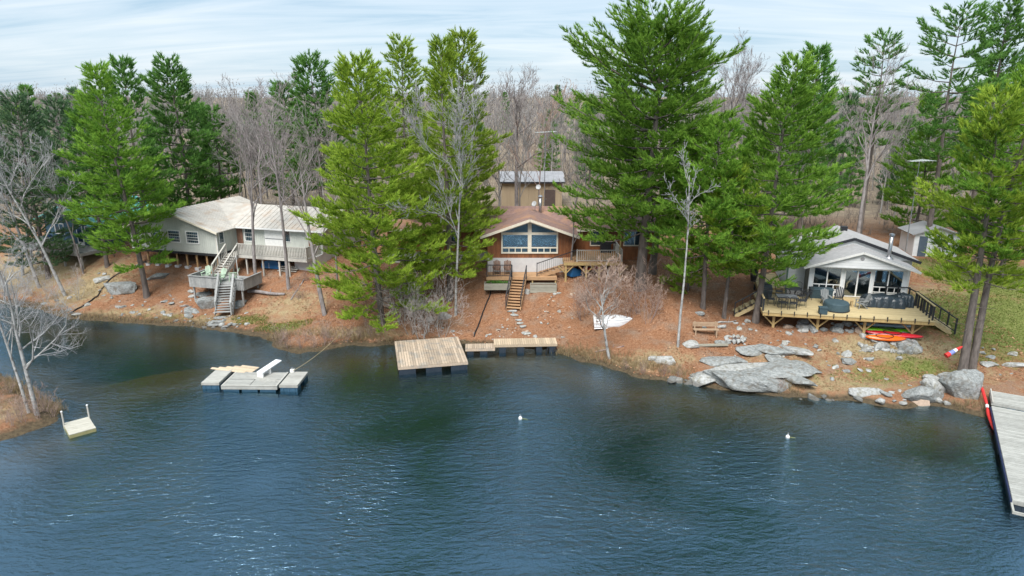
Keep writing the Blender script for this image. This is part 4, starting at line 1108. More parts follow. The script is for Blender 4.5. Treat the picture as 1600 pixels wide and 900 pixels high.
# balcony
Bc = Thing("balcony_deck", "pale balcony with board railing on the left cottage's right wing", "deck", (-25.1, 56.95, 3.0), R_(-16))
fr = frame_box(Bc, "joists", .6, 8.4, .3, 2.42, fl - .26, fl - .04, GREYPALE)
floor_boards(Bc, fr, .6, 8.4, .3, 2.42, fl, .15, GREYPALE)
railing(Bc, (1.75, .34, fl), (8.35, .34, fl), .95, GREYPALE, spacing=.15, bal=.07, low=.08)
railing(Bc, (8.35, .4, fl), (8.35, 2.4, fl), .95, GREYPALE, spacing=.15, bal=.07, low=.08)
for xx in (1.0, 2.4, 4.0, 5.6, 6.55):
    g = Bc.gz(xx, .5); Bc.part("post", MB().box(xx - .06, xx + .06, .44, .56, g - .2, fl - .27), GREYPALE)
# lower deck and its two flights
lx, ly = at(345, 437, 2.55)[:2]
Ld = Thing("lower_deck", "grey weathered deck with skirt boards and chairs below the left cottage", "deck", (lx, ly, 1.6), R_(-14))
dz = 2.55
fr = frame_box(Ld, "joists", -2.2, 2.75, -.95, 1.5, dz - .3, dz - .04, GREYWOOD)
floor_boards(Ld, fr, -2.2, 2.75, -.95, 1.5, dz, .15, GREYWOOD)
def skirt(x0, y0, x1, y1):
    n = int(math.hypot(x1 - x0, y1 - y0) / .13); a = atan2(y1 - y0, x1 - x0)
    top_ = Ld.part("bench_rail", MB().bar((x0, y0, dz + .46), (x1, y1, dz + .46), .16, .05), GREYWOOD)
    for i in range(n):
        t = (i + .5) / n; Ld.piece("board", (x0 + (x1 - x0) * t, y0 + (y1 - y0) * t, dz - .02), (.122, .025, .9), GREYWOOD, (0, 0, a), parent=top_)
skirt(-2.22, -1.0, .55, -1.0); skirt(-2.25, -.98, -2.25, 1.5); skirt(2.05, -1.0, 2.8, -.98); skirt(2.8, -.95, 2.8, 1.5)
for xx in (-2.0, 0, 2.5):
    for yy in (-.8, 1.3): Ld.part("post", MB().box(xx - .06, xx + .06, yy - .06, yy + .06, Ld.gz(xx, yy) - .2, dz - .31), GREYWOOD)
def loc_of(T, X, Y):
    a = -T.o.rotation_euler.z; dx, dy = X - T.o.location.x, Y - T.o.location.y; return dx * cos(a) - dy * sin(a), dx * sin(a) + dy * cos(a)
bx_, by_ = at(350, 491, .62)[:2]; lbx, lby = loc_of(Ld, bx_, by_)
stairs(Ld, (1.3, -1.0, dz - .05), (lbx, lby, .72), 1.3, 11, GREYWOOD, GREYWOOD, "lower_stairs", depth=.28)
for s in (-1, 1): railing(Ld, (1.3 + s * .68, -1.0, dz), (lbx + s * .68, lby, .72), .85, GREYWOOD, "stair_railing", .3, .09, .05, pw=.09)
ux, uy = loc_of(Ld, *A.w(1.2, .25))
stairs(Ld, (ux, uy, fl - .08), (-.85, .9, dz + .1), 1.05, 8, GREYPALE, GREYPALE, "upper_stairs", depth=.28)
dirv = np.array((-.85 - ux, .9 - uy)); dirv /= np.linalg.norm(dirv); sv = np.array((-dirv[1], dirv[0])) * .56
for s in (-1, 1): railing(Ld, (ux + s * sv[0], uy + s * sv[1], fl - .05), (-.85 + s * sv[0], .9 + s * sv[1], dz + .05), .9, GREYPALE, "stair_railing", .2, .08, .045, pw=.09)
LIME = mat("chair_pale_green", (.42, .52, .40), (.34, .44, .33), .6, 4, rnd=.12)
wood_chair("pale green slatted chair at the left end of the grey lower deck", Ld, -1.3, .0, dz, .2, LIME)
wood_chair("pale green slatted chair in the middle of the grey lower deck", Ld, .35, -.45, dz, -.1, LIME)
wood_chair("pale green slatted chair nearest the lower stairs of the grey deck", Ld, 1.15, .05, dz, -1.0, LIME)
fp = Thing("flag_pole", "thin white pole standing at the grey lower deck's front corner", "pole", (*Ld.w(2.3, -.85), dz))
fp.part("shaft", MB().tube([(0, 0, dz), (0, 0, dz + 2.4)], [.03, .02], 8), TRIM_W)
fp.part("base", MB().lathe([(.12, 0), (.1, .05), (.04, .08)], (0, 0, dz), 10), STEEL)
# things stored under the balcony
tb = Thing("boat_cover", "blue tarp-covered bundle stored under the left cottage's balcony", "tarp", (*A.w(4.3, 1.6), A.gz(4.3, 1.6)), R_(-16))
z = tb.z0
tb.part("cover", MB().prism([(-1.0, z), (1.0, z), (.95, z + .45), (.4, z + .72), (-.5, z + .66), (-1.0, z + .4)], 'y', -.45, .45), BLUE)
tb.part("rope", MB().tube([(-.2, -.48, z), (-.2, -.47, z + .45), (-.2, 0, z + .74), (-.2, .47, z + .5), (-.2, .48, z)], .015, 5), TRIM_W)
for i, (dx, dzz) in enumerate(((0, 0), (.1, .12), (-.05, .24))):
    X, Y = A.w(6.0 + dx, .95 + i * .1); g = ground_z(X, Y)
    o = link("stacked_board", MB().bar((-.9, 0, .06 + dzz), (.9, 0, .1 + dzz), .24, .05).mesh("stacked_board", GREYPALE), None, (X, Y, g), (0, 0, R_(-16)))
    tag(o, ["pale plank lying lowest under the left cottage's balcony", "middle pale plank stacked under the left cottage's balcony", "topmost pale plank stacked under the left cottage's balcony"][i], "plank")

# ---------------------------------------------------------------- right cottage (white, big new deck)
RA = R_(-11.7)
Rt = Thing("cottage", "right cottage with white gable sunroom, sliding door and grey shingle roof", "cottage", (17.05, 44.2, 2.0), RA)
dk = 2.9; wt = 5.18
m = MB()
yy = 5.0; x0, x1 = 3.75, 10.3
m.box(x0, 4.02, yy, yy + .12, dk - .6, wt); m.box(10.05, x1, yy, yy + .12, dk - .6, wt); m.box(5.95, 6.12, yy, yy + .12, dk, wt); m.box(7.95, 8.1, yy, yy + .12, dk, wt)
m.box(4.02, 5.95, yy, yy + .12, dk - .6, dk + .42); m.box(8.1, 10.05, yy, yy + .12, dk - .6, dk + .42); m.box(6.12, 7.95, yy, yy + .12, dk - .6, dk + .04)
m.box(4.02, 5.95, yy, yy + .12, wt - .12, wt); m.box(8.1, 10.05, yy, yy + .12, wt - .12, wt); m.box(6.12, 7.95, yy, yy + .12, dk + 2.08, wt)
fw_ = Rt.part("wall", m, WALLWHITE)
m = MB(); m.box(x0, x0 + .12, yy + .12, 8.2, dk - .6, wt); m.box(x1 - .12, x1, yy + .12, 8.2, dk - .6, wt); m.box(x0 + .12, x1 - .12, 7.6, 7.7, dk - .6, wt); m.box(x0 + .12, x1 - .12, yy + .12, 7.6, dk - .05, dk + .02)
Rt.part("wall", m, mat("room_tan", (.30, .29, .27), (.24, .23, .22), .8, 2))
for (a, b_) in ((4.02, 5.95), (8.1, 10.05)):
    z0, z1 = dk + .46, wt - .14; f = MB(); t = .06
    f.box(a, b_, yy - .05, yy - .0, z1 - t, z1); f.box(a, b_, yy - .05, yy, z0, z0 + t); f.box(a, a + t, yy - .05, yy, z0 + t, z1 - t); f.box(b_ - t, b_, yy - .05, yy, z0 + t, z1 - t)
    mid_ = (a + b_) / 2; f.box(mid_ - .04, mid_ + .04, yy - .05, yy, z0 + t, z1 - t); f.box(a + t, mid_ - .04, yy - .05, yy, z0 + .38, z0 + .44); f.box(mid_ + .04, b_ - t, yy - .05, yy, z0 + .38, z0 + .44)
    q1 = (a + mid_) / 2; q2 = (b_ + mid_) / 2; f.box(q1 - .03, q1 + .03, yy - .05, yy, z0 + t, z0 + .38); f.box(q2 - .03, q2 + .03, yy - .05, yy, z0 + t, z0 + .38)
    wn = Rt.part("window", f, TRIM_W)
    for (p0, p1, c0, c1) in ((a + t, mid_ - .04, z0 + .44, z1 - t), (mid_ + .04, b_ - t, z0 + .44, z1 - t), (a + t, q1 - .03, z0 + t, z0 + .38), (q1 + .03, mid_ - .04, z0 + t, z0 + .38), (mid_ + .04, q2 - .03, z0 + t, z0 + .38), (q2 + .03, b_ - t, z0 + t, z0 + .38)):
        Rt.part("pane", MB().box(p0, p1, yy - .03, yy - .02, c0, c1), GLASS, wn)
f = MB(); a, b_, z0, z1 = 6.12, 7.95, dk + .04, dk + 2.08; t = .09
f.box(a, b_, yy - .06, yy + .05, z1 - t, z1); f.box(a, b_, yy - .06, yy + .05, z0, z0 + .06); f.box(a, a + t, yy - .06, yy + .05, z0 + .06, z1 - t); f.box(b_ - t, b_, yy - .06, yy + .05, z0 + .06, z1 - t); f.box(6.98, 7.08, yy - .06, yy + .03, z0 + .06, z1 - t)
sd_ = Rt.part("sliding_door", f, TRIM_W)
for p0, p1 in ((a + t, 6.98), (7.08, b_ - t)): Rt.part("pane", MB().box(p0, p1, yy - .03, yy - .02, z0 + .06, z1 - t), GLASS, sd_)
Rt.part("handle", MB().box(6.94, 6.975, yy - .10, yy - .062, z0 + .9, z0 + 1.1), DARKMETAL, sd_)
# gable face of lapped boards and its roof
ap, ehw = 6.43, 3.85; cxr = (x0 + x1) / 2
gb = Rt.part("gable", MB().prism([(cxr - ehw + .15, wt), (cxr + ehw - .15, wt), (cxr, ap - .12)], 'y', 4.45, 4.52), WALLWHITE)
for k in range(6):
    zz = wt + .02 + k * .19; hwk = (ehw - .3) * max(0, (1 - (k + 1) * .19 / (ap - wt - .08)))
    if hwk > .15: Rt.part("board", MB().box(cxr - hwk, cxr + hwk, 4.425, 4.448, zz, zz + .178), WALLWHITE, gb)
Rt.part("soffit", MB().box(cxr - ehw + .2, cxr + ehw - .2, 4.46, 5.0, wt - .03, wt + .0), TRIM_W)
Rt.part("vent", MB().tube([(cxr, 4.40, wt + .72), (cxr, 4.43, wt + .72)], .14, 12), GALV, gb)
sl = (ap - wt) / ehw
for s in (-1, 1):
    pa = [(cxr + s * ehw, 4.25, wt - .02), (cxr + s * ehw, 7.2, wt - .02), (cxr, 7.2, ap), (cxr, 4.25, ap)]
    rf = slab(Rt, "roof", *pa, .1, ROOF_GREY)
    m = MB(); m.bar((cxr + s * ehw, 4.23, wt - .1), (cxr, 4.23, ap - .08), .04, .15); Rt.part("fascia", m, TRIM_W, rf)
    pa = [(cxr + s * 4.7, 6.9, wt + .12), (cxr + s * 4.7, 12.2, wt + .12), (cxr, 12.2, ap + .48), (cxr, 6.9, ap + .48)]
    rf = slab(Rt, "roof", *pa, .1, ROOF_GREY)
    m = MB(); m.bar((cxr + s * 4.7, 6.88, wt + .05), (cxr, 6.88, ap + .40), .05, .2); Rt.part("fascia", m, DARKMETAL, rf)
m = MB(); m.prism([(cxr - 4.5, dk - .7), (cxr + 4.4, dk - .7), (cxr + 4.4, wt + .14), (cxr, ap + .34), (cxr - 4.5, wt + .14)], 'y', 7.75, 12.0)
m.prism([(cxr - 4.4, wt + .14), (cxr + 4.4, wt + .14), (cxr, ap + .34)], 'y', 7.05, 7.12)
mw = Rt.part("wall", m, WALLWHITE)
m = MB(); m.box(cxr - 4.5, x0 - .01, 6.3, 7.74, dk - .7, wt + .1); sw = Rt.part("wall", m, WALLWHITE)
for k in range(11): Rt.part("board", MB().box(cxr - 4.49, x0 - .02, 6.27, 6.298, dk + .02 + k * .2, dk + .205 + k * .2), WALLWHITE, sw)
Rt.part("corner_board", MB().box(cxr - 4.6, cxr - 4.5, 6.2, 6.3, dk - .6, wt + .1), mat("trim_green", (.12, .22, .17), (.1, .18, .14), .6))
pp = Rt.part("stove_pipe", MB().tube([(cxr + 2.15, 5.9, 5.5), (cxr + 2.15, 5.9, 7.35)], .13, 12), STEEL, smooth=True)
Rt.part("cap", MB().lathe([(.13, 0), (.19, .03), (.19, .14), (.06, .2)], (cxr + 2.15, 5.9, 7.35), 12), STEEL, pp)
Rt.part("flashing", MB().lathe([(.34, 0), (.2, .16)], (cxr + 2.15, 5.9, 5.66), 12), STEEL, pp)
Rt.part("roof_vent", MB().box(cxr - .25, cxr + .2, 9.9, 10.3, ap + .46, ap + .78), DARKMETAL)
Rt.part("downspout", MB().tube([(x1 + .08, 4.95, wt - .1), (x1 + .08, 4.93, dk - .5)], .04, 6), TRIM_W)

# the big new deck
Dk = Thing("sun_deck", "wide pale new-wood deck on braced posts in front of the right cottage", "deck", (17.05, 44.2, 1.3), RA)
DW = 10.6
fr = frame_box(Dk, "joists", 0, DW, 0, 4.98, dk - .26, dk - .04, PINEPOST)
floor_boards(Dk, fr, -.04, DW + .04, -.04, 4.96, dk, .145, PINEWOOD)
Dk.part("beam", MB().box(.1, DW - .1, .62, .76, dk - .48, dk - .27), PINEPOST)
for xx in (.85, 3.7, 6.65, 9.6):
    for yb in (.69, 3.6):
        g = Dk.gz(xx, yb); Dk.part("post", MB().box(xx - .08, xx + .08, yb - .08, yb + .08, g - .3, dk - .49), PINEPOST)
    for s in (-1, 1): Dk.part("brace", MB().bar((xx + s * .05, .69, dk - 1.05), (xx + s * .62, .69, dk - .5), .09), PINEPOST)
for k in range(13):
    xx = .35 + k * (DW - .7) / 12; Dk.part("rail_bracket", MB().box(xx - .025, xx + .025, -.07, .05, dk - .16, dk + .13), DARKMETAL)
# right railing with pale cap, then stairs down to the grass
Z = np.array((0, 0, 1.))
rl = Dk.part("railing", MB().bar((DW - .05, .25, dk + .98), (DW - .05, 3.6, dk + .98), .13, .05), PINEWOOD)
for k in range(7):
    yk = .3 + k * .54; Dk.part("post", MB().box(DW - .10, DW - .0, yk - .045, yk + .045, dk - .1, dk + .95), DARKMETAL, rl)
Dk.part("rail", MB().bar((DW - .05, .25, dk + .86), (DW - .05, 3.6, dk + .86), .04, .05), DARKMETAL, rl)
rl2 = Dk.part("railing", MB().bar((DW - 2.3 + 2.0, 4.85, dk + .98), (DW + .0, 3.65, dk + .98), .07, .06), DARKMETAL)
rl2 = Dk.part("railing", MB().bar((8.9, 4.9, dk + .95), (DW - .05, 4.9, dk + .95), .06, .06), DARKMETAL)
for xx in (9.0, 9.8, DW - .05): Dk.part("post", MB().box(xx - .045, xx + .045, 4.86, 4.94, dk, dk + .95), DARKMETAL, rl2)
sbx, sby = DW + 2.0, 2.4; gb_ = Dk.gz(sbx, sby)
stairs(Dk, (DW + .1, 3.0, dk - .05), (sbx, sby, gb_ + .1), 1.2, 6, PINEWOOD, PINEWOOD, "stairs", depth=.3)
for s in (-1, 1):
    railing(Dk, (DW + .05, 3.0 + s * .66, dk), (sbx, sby + s * .66, gb_ + .1), .98, DARKMETAL, "stair_railing", .5, .06, .05, pw=.09)
# left side: steps toward the needle slope and the side walkway
slx, sly = -1.6, 2.6; gl_ = Dk.gz(slx, sly)
stairs(Dk, (-.1, 2.7, dk - .05), (slx, sly, gl_ + .08), 1.1, 4, PINEWOOD, PINEWOOD, "side_steps", depth=.3)
railing(Dk, (-.1, 2.1, dk), (slx, sly - .6, gl_ + .1), .9, DARKMETAL, "stair_railing", .5, .05, .03, pw=.06)
rl3 = Dk.part("railing", MB().bar((.02, .2, dk + .9), (.02, 2.0, dk + .9), .12, .05), PINEWOOD)
for yk in (.25, 1.1, 1.95): Dk.part("post", MB().box(-.03, .07, yk - .045, yk + .045, dk, dk + .87), DARKMETAL, rl3)
Wk = Thing("side_walkway", "pale plank walkway with black privacy rail along the right cottage's left wall", "walkway", (17.05, 44.2, 1.9), RA)
fr = frame_box(Wk, "joists", .3, 2.2, 5.0, 9.6, dk + .12, dk + .36, PINEPOST)
floor_boards(Wk, fr, .3, 2.2, 5.0, 9.6, dk + .40, .145, PINEWOOD)
Wk.part("step", MB().box(.4, 2.2, 4.7, 4.98, dk + .08, dk + .2), PINEWOOD)
for yy_ in (5.1, 7.3, 9.5): Wk.part("post", MB().box(.32, .44, yy_ - .06, yy_ + .06, Wk.gz(.4, yy_) - .2, dk + 1.4), DARKMETAL)
Wk.part("screen", MB().box(.36, .40, 7.3, 9.5, dk + .5, dk + 1.38), DARKMETAL)

# ---------------------------------------------------------------- tan shed far behind, white shed, teal cottage
Sh = Thing("shed", "long tan metal shed with pale galvanised roof in the wood behind", "shed", (2.3, 79, ground_z(2.3, 79)))
z = Sh.z0; w2, hh_ = 3.5, 3.1
bw_ = Sh.part("wall", MB().box(-w2, w2, 0, 6, z - .5, z + hh_), TANWALL)
for k in range(9): Sh.part("panel", MB().box(-w2 + k * 2 * w2 / 9 + .012, -w2 + (k + 1) * 2 * w2 / 9 - .012, -.03, -.004, z, z + hh_ - .05), TANWALL, bw_)
pa = [(-w2 - .3, -.4, z + hh_ - .06), (w2 + .3, -.4, z + hh_ - .06), (w2 + .3, 3, z + hh_ + .8), (-w2 - .3, 3, z + hh_ + .8)]
rf = slab(Sh, "roof", *pa, .08, GALV); ribs(Sh, rf, *pa, .6, GALV)
slab(Sh, "roof", (-w2 - .3, 6.4, z + hh_ - .06), (w2 + .3, 6.4, z + hh_ - .06), (w2 + .3, 3, z + hh_ + .8), (-w2 - .3, 3, z + hh_ + .8), .08, GALV)
Sh.part("fascia", MB().box(-w2 - .3, w2 + .3, -.46, -.42, z + hh_ - .24, z + hh_ - .05), DARKMETAL)
dr = Sh.part("door", MB().box(1.5, 2.7, -.07, -.035, z, z + 2.1), mat("door_dark", (.10, .07, .06), (.07, .05, .045), .6)); Sh.part("handle", MB().box(1.6, 1.66, -.10, -.072, z + .95, z + 1.1), STEEL, dr)

wxp = x_at(1462, 388, 60); Ws = Thing("shed", "small white shed behind the right cottage, half hidden by pine boughs", "shed", (wxp, 60, ground_z(wxp, 60)), R_(-8))
z = Ws.z0
wl_ = Ws.part("wall", MB().prism([(-1.9, z - .3), (1.9, z - .3), (1.9, z + 2.1), (0, z + 2.7), (-1.9, z + 2.1)], 'y', 0, 3), WALLWHITE)
for k in range(9): Ws.part("board", MB().box(-1.88, 1.88, -.03, -.003, z + .02 + k * .23, z + .235 + k * .23), WALLWHITE, wl_)
for s in (-1, 1): slab(Ws, "roof", (s * 2.2, -.25, z + 2.02), (s * 2.2, 3.25, z + 2.02), (0, 3.25, z + 2.75), (0, -.25, z + 2.75), .08, GALV)
dr = Ws.part("door", MB().box(-1.5, -.8, -.07, -.032, z, z + 1.85), mat("door_slate", (.10, .13, .17), (.07, .1, .13), .6)); window(Ws, "window", .1, .9, z + .9, z + 1.6, -.03, TRIM_W, .06, 2)

tx = x_at(105, 395, 63); Te = Thing("cottage", "teal-roofed cottage with grey deck half hidden behind pale trees", "cottage", (tx, 64, ground_z(tx, 64) - .2), R_(-24))
z = Te.z0 + .8; TEALW = mat("wall_navy", (.05, .11, .16), (.035, .08, .12), .7, 3)
Te.part("wall", MB().prism([(-4.5, z), (2.9, z), (2.9, z + 2.3), (-.8, z + 3.5), (-4.5, z + 2.3)], 'y', .5, 7.5), TEALW)
for s in (-1, 1):
    pa = [(-.8 + s * 4.2, -.4, z + 2.15), (-.8 + s * 4.2, 8, z + 2.15), (-.8, 8, z + 3.7), (-.8, -.4, z + 3.7)]
    rf = slab(Te, "roof", *pa, .09, ROOF_TEAL); ribs(Te, rf, *pa, .5, ROOF_TEAL)
window(Te, "window", -2.9, -1.7, z + .9, z + 1.8, .5, TRIM_W, .09, 2)
dr = Te.part("door", MB().box(.2, 1.1, .44, .49, z, z + 2.0), TRIM_W); Te.part("pane", MB().box(.32, .98, .42, .438, z + .3, z + 1.85), PANE, dr)
window(Te, "window", 1.5, 2.4, z + .9, z + 1.8, .5, TRIM_W, .09, 1)
fr = frame_box(Te, "joists", -3.4, 4.2, -2.2, .48, z - .28, z - .04, GREYWOOD); floor_boards(Te, fr, -3.4, 4.2, -2.2, .48, z, .3, GREYWOOD)
for k in range(38): Te.piece("board", (-3.3 + k * .2, -2.23, z + .3), (.17, .03, 1.05), GREYWOOD, parent=fr)
Te.part("rail", MB().box(-3.4, 4.2, -2.30, -2.15, z + .83, z + .88), GREYWOOD)
for xx in (-3.2, -.8, 1.6, 4.0): Te.part("post", MB().box(xx - .08, xx + .08, -2.1, -1.94, Te.gz(xx, -2) - .3, z - .29), GREYWOOD)
pb_ = Thing("paddle_boat", "round blue plastic cover on the teal cottage's deck", "cover", (*Te.w(-1.6, -1.2), z), R_(-24))
pb_.part("shell", MB().lathe([(.55, 0), (.62, .3), (.58, .75), (.35, 1.05), (.05, 1.12)], (0, 0, z), 16), mat("plastic_royal", (.02, .09, .42), (.02, .07, .35), .35), smooth=True)
pb_.part("strap", MB().tube([(.63 * cos(a), .63 * sin(a), z + .45) for a in np.linspace(0, 2 * pi, 17)], .03, 5), DARKMETAL)
rp_ = Thing("flower_pot", "orange-red pot on the teal cottage's deck", "pot", (*Te.w(1.9, -1.7), z))
ORG = mat("pot_orange", (.60, .14, .05), (.5, .11, .04), .6)
rp_.part("pot", MB().lathe([(.2, 0), (.3, .5), (.33, .52), (.33, .6)], (0, 0, z), 14), ORG, smooth=True); rp_.part("soil", MB().lathe([(.28, .58), (.27, .61)], (0, 0, z), 14), MATS["soil"])

# ---- television antennas on masts
def antenna(label, px, py, fwd, span):
    x = x_at(px, py, fwd); zt = z_at(py, fwd); g = ground_z(x, fwd)
    T = Thing("television_antenna", label, "antenna", (x, fwd, g), .15)
    T.part("mast", MB().tube([(0, 0, g - .3), (0, 0, zt)], [.05, .03], 6), STEEL)
    bm = T.part("boom", MB().bar((-span / 2, 0, zt), (span / 2, 0, zt + .08), .03), mat("antenna_pale", (.72, .78, .78), (.62, .7, .7), .4))
    for k in range(8):
        xx = -span / 2 + span * k / 7; l = .35 + .5 * k / 7; T.part("element", MB().tube([(xx, -l, zt + .02 + .01 * k), (xx, l, zt + .02 + .01 * k)], .014, 4), MATS["antenna_pale"], bm)
antenna("television antenna on a mast above the tan shed's woods", 852, 207, 66, 1.9)
antenna("television antenna on a mast behind the white shed", 1437, 252, 58, 1.7)
# ================================================================ DOCKS AND RAFTS
FLOAT = mat("float_black", (.030, .038, .05), (.02, .026, .036), .5, 4)
FLOATB = mat("float_blue", (.05, .11, .17), (.035, .085, .13), .45, 4)
DOCKW = mat("dock_tan_wood", (.50, .40, .30), (.38, .30, .225), .8, 4, (4, 1, 1), .25, rnd=.24, dirt=(.30, .27, .23), dscale=1.5)
DOCKN = mat("dock_new_wood", (.56, .45, .32), (.46, .36, .25), .8, 4, (4, 1, 1), .2, rnd=.18)
RAFTW = mat("raft_grey_wood", (.41, .41, .38), (.30, .30, .275), .85, 3, (1, 3, 1), .2, rnd=.12)
PALEW = mat("raft_pale_wood", (.44, .435, .40), (.34, .335, .30), .85, 3, (1, 3, 1), .25, rnd=.12, dirt=(.34, .33, .30))
PALEC = mat("raft_cream_wood", (.52, .50, .43), (.42, .40, .33), .85, 3, (1, 3, 1), .2, rnd=.08)
def dock(name, label, loc, rz, w, d, z, board, bw, along='y', fh=.18, floats=(), split=None, float_m=FLOAT, cat="dock", fd=.7):
    T = Thing(name, label, cat, (loc[0], loc[1], 0), rz); T.z0 = 0
    fr = frame_box(T, "frame", 0, w, 0, d, z - fh, z - .037, board)
    floor_boards(T, fr, 0, w, 0, d, z, bw, board, along, split=split, gap=.018)
    for (fx0, fx1) in floats:
        for yy in ((.04, fd), (d - fd, d - .04)) if d > 1.6 else ((.05, d - .05),):
            m = MB(); m.box(fx0, fx1, yy[0], yy[1], -.22, z - fh - .004)
            n = max(2, int((fx1 - fx0) / .3))
            for i in range(n): xx = fx0 + (fx1 - fx0) * (i + .5) / n; m.box(xx - .04, xx + .04, yy[0] - .025, yy[0] - .001, -.2, z - fh - .03)
            T.part("float", m, float_m)
    return T
dk1 = dock("floating_dock", "large square tan floating dock on black floats below the middle cottage", at(622, 575, .5), R_(12), 4.45, 4.85, .56, DOCKW, .165, 'y', .2, ((.05, 1.1), (1.75, 2.75), (3.35, 4.4)), .55)
p0 = at(727, 545, .45); dk2 = dock("dock_walkway", "low short dock section joining the square dock to the raised one", p0, R_(3), 2.02, .95, .46, DOCKW, .15, 'y', .2, ((.1, .55), (1.0, 1.5)))
p0 = at(772, 539, .62); dk3 = dock("dock_walkway", "longer pale dock section reaching the middle bank", p0, R_(3), 4.35, 1.2, .64, DOCKN, .15, 'y', .2, ((.35, .8), (1.6, 2.05), (2.9, 3.3), (3.8, 4.3)))
m = MB()
for xx in (3.72, 4.25): m.bar((xx, -.02, .44), (xx - .25, -.02, -.3), .06)
dk3.part("brace", m, DARKMETAL)
# left raft: two end sections, middle with slanted boards
p0 = at(314, 598, .42)
ra = dock("raft", "left end section of the grey swim raft before the left cottage", p0, R_(-1), 1.08, 2.1, .42, PALEW, .26, 'x', .16, ((.03, 1.05),), None, FLOATB, "raft")
p0 = at(436, 602, .42)
rc = dock("raft", "right end section of the grey swim raft before the left cottage", p0, R_(-1), 1.1, 2.1, .42, PALEW, .26, 'x', .16, ((.03, 1.06),), None, FLOATB, "raft")
p0 = at(345, 603, .36)
rb = Thing("raft", "wide middle section of the grey swim raft with slanting boards", "raft", (p0[0], p0[1], 0), R_(-1)); rb.z0 = 0
fr = frame_box(rb, "frame", 0, 3.36, 0, 2.15, .14, .33, RAFTW)
for i in range(19):            # boards slant from the middle to both sides
    for s in (-1, 1):
        a_ = s * R_(28); 
        xc = 1.68 + s * .85; yc = .10 + i * .115
        L_ = 1.66; rb.piece("plank", (xc, yc if .05 < yc < 2.1 else 1, .35), (L_, .10, .03), RAFTW, (0, 0, 0), parent=fr)
for xx in (.06, 3.30): rb.piece("edge_board", (xx, 1.07, .366), (.11, 2.14, .03), PALEW)
rb.piece("edge_board", (1.68, .05, .366), (3.1, .1, .03), PALEW)
for i in range(4): rb.piece("edge_board", (1.75 + .22 * i, 1.05 + .05 * i, .366), (1.9, .12, .022), PALEW, (0, 0, R_(-32 + i * 2)))
m = MB()
for fx0 in (.1, 1.2, 2.3): m.box(fx0, fx0 + .95, .05, 2.1, -.22, .135)
rb.part("float", m, FLOATB)
p0 = at(341, 580, .40); tl = Thing("plank_platform", "tan loose platform tilted behind the grey swim raft", "platform", (p0[0], p0[1], 0), R_(-6)); tl.z0 = 0
for i in range(5): tl.piece("plank", (.75 + .2 * i, .18 + .22 * i, .40 - .02 * i), (2.7 - .38 * i, .21, .035), DOCKN, (R_(2), R_(3), R_(-4)))
tl.part("frame", MB().box(.0, 1.9, .1, .16, .1, .37).box(.1, 1.5, 1.0, 1.06, .05, .3).box(.05, .8, .17, .95, -.1, .2), FLOAT)
p0 = at(408, 587, .45); dv = Thing("diving_board", "white diving board on the grey swim raft", "diving board", (p0[0], p0[1], .39), R_(-22)); dv.z0 = 0; dv.o.location.z = 0
dv.part("board", MB().bar((0, -.1, .68), (0, 1.65, .86), .46, .06), mat("fibreglass_white", (.82, .83, .84), (.76, .77, .79), .35))
dv.part("stand", MB().box(-.22, .22, -.1, .0, .38, .65).box(-.22, .22, .55, .65, .38, .72), TRIM_W)
p0 = at(457, 580, .45); cl_ = Thing("mooring_cleat", "small white mooring block on the swim raft's back corner", "mooring block", (p0[0], p0[1], .42)); z = .42
cl_.part("block", MB().box(-.12, .12, -.1, .1, z, z + .16), TRIM_W); cl_.part("ring", MB().tube([(.07 * cos(a), 0, z + .2 + .07 * sin(a)) for a in np.linspace(0, 2 * pi, 11)], .015, 5), STEEL)
def rope(name, label, pts, r, material, cat, sag=0):
    pts = [np.array(p, float) for p in pts]; out_ = []
    for a, b in zip(pts[:-1], pts[1:]):
        for i in range(8):
            t = i / 8; q = a + (b - a) * t; q[2] -= sag * 4 * t * (1 - t); out_.append(q)
    out_.append(pts[-1])
    c0 = out_[0].copy()
    o = link(name, MB().tube([p - c0 for p in out_], r, 7).mesh(name, material, True), None, tuple(c0)); tag(o, label, cat); return o
ROPE = mat("rope_tan", (.40, .33, .20), (.32, .26, .15), .9)
xs_ = on_ground(540, 520)
rope("mooring_rope", "thin tan mooring rope from the swim raft to the bank", [at(457, 580, .58), (xs_[0], xs_[1], xs_[2] + .35)], .018, ROPE, "rope", .25)
# small pale float with two posts on the left
a_, b_, c_ = np.array(at(108, 680, .2)), np.array(at(150, 668.5, .2)), np.array(at(108, 659.5, .2))
w_ = np.linalg.norm((b_ - a_)[:2]); d_ = np.linalg.norm((c_ - a_)[:2]); sm = Thing("swim_platform", "small cream floating platform with two upright posts near the left point", "platform", (a_[0], a_[1], 0), atan2(b_[1] - a_[1], b_[0] - a_[0])); sm.z0 = 0
fr = frame_box(sm, "frame", 0, w_, 0, d_, .0, .17, mat("weed_wood", (.36, .33, .16), (.28, .26, .12), .8))
floor_boards(sm, fr, 0, w_, 0, d_, .21, d_ / 6, PALEC, 'x', name="plank")
for xx in (.02, w_ - .02):
    ps = sm.part("post", MB().tube([(xx, d_ * .85, -.6), (xx, d_ * .85, .95)], .04, 8), GREYPALE); sm.part("cap", MB().lathe([(.05, 0), (.055, .05), (.02, .08)], (xx, d_ * .85, .95), 8), TRIM_W, ps)
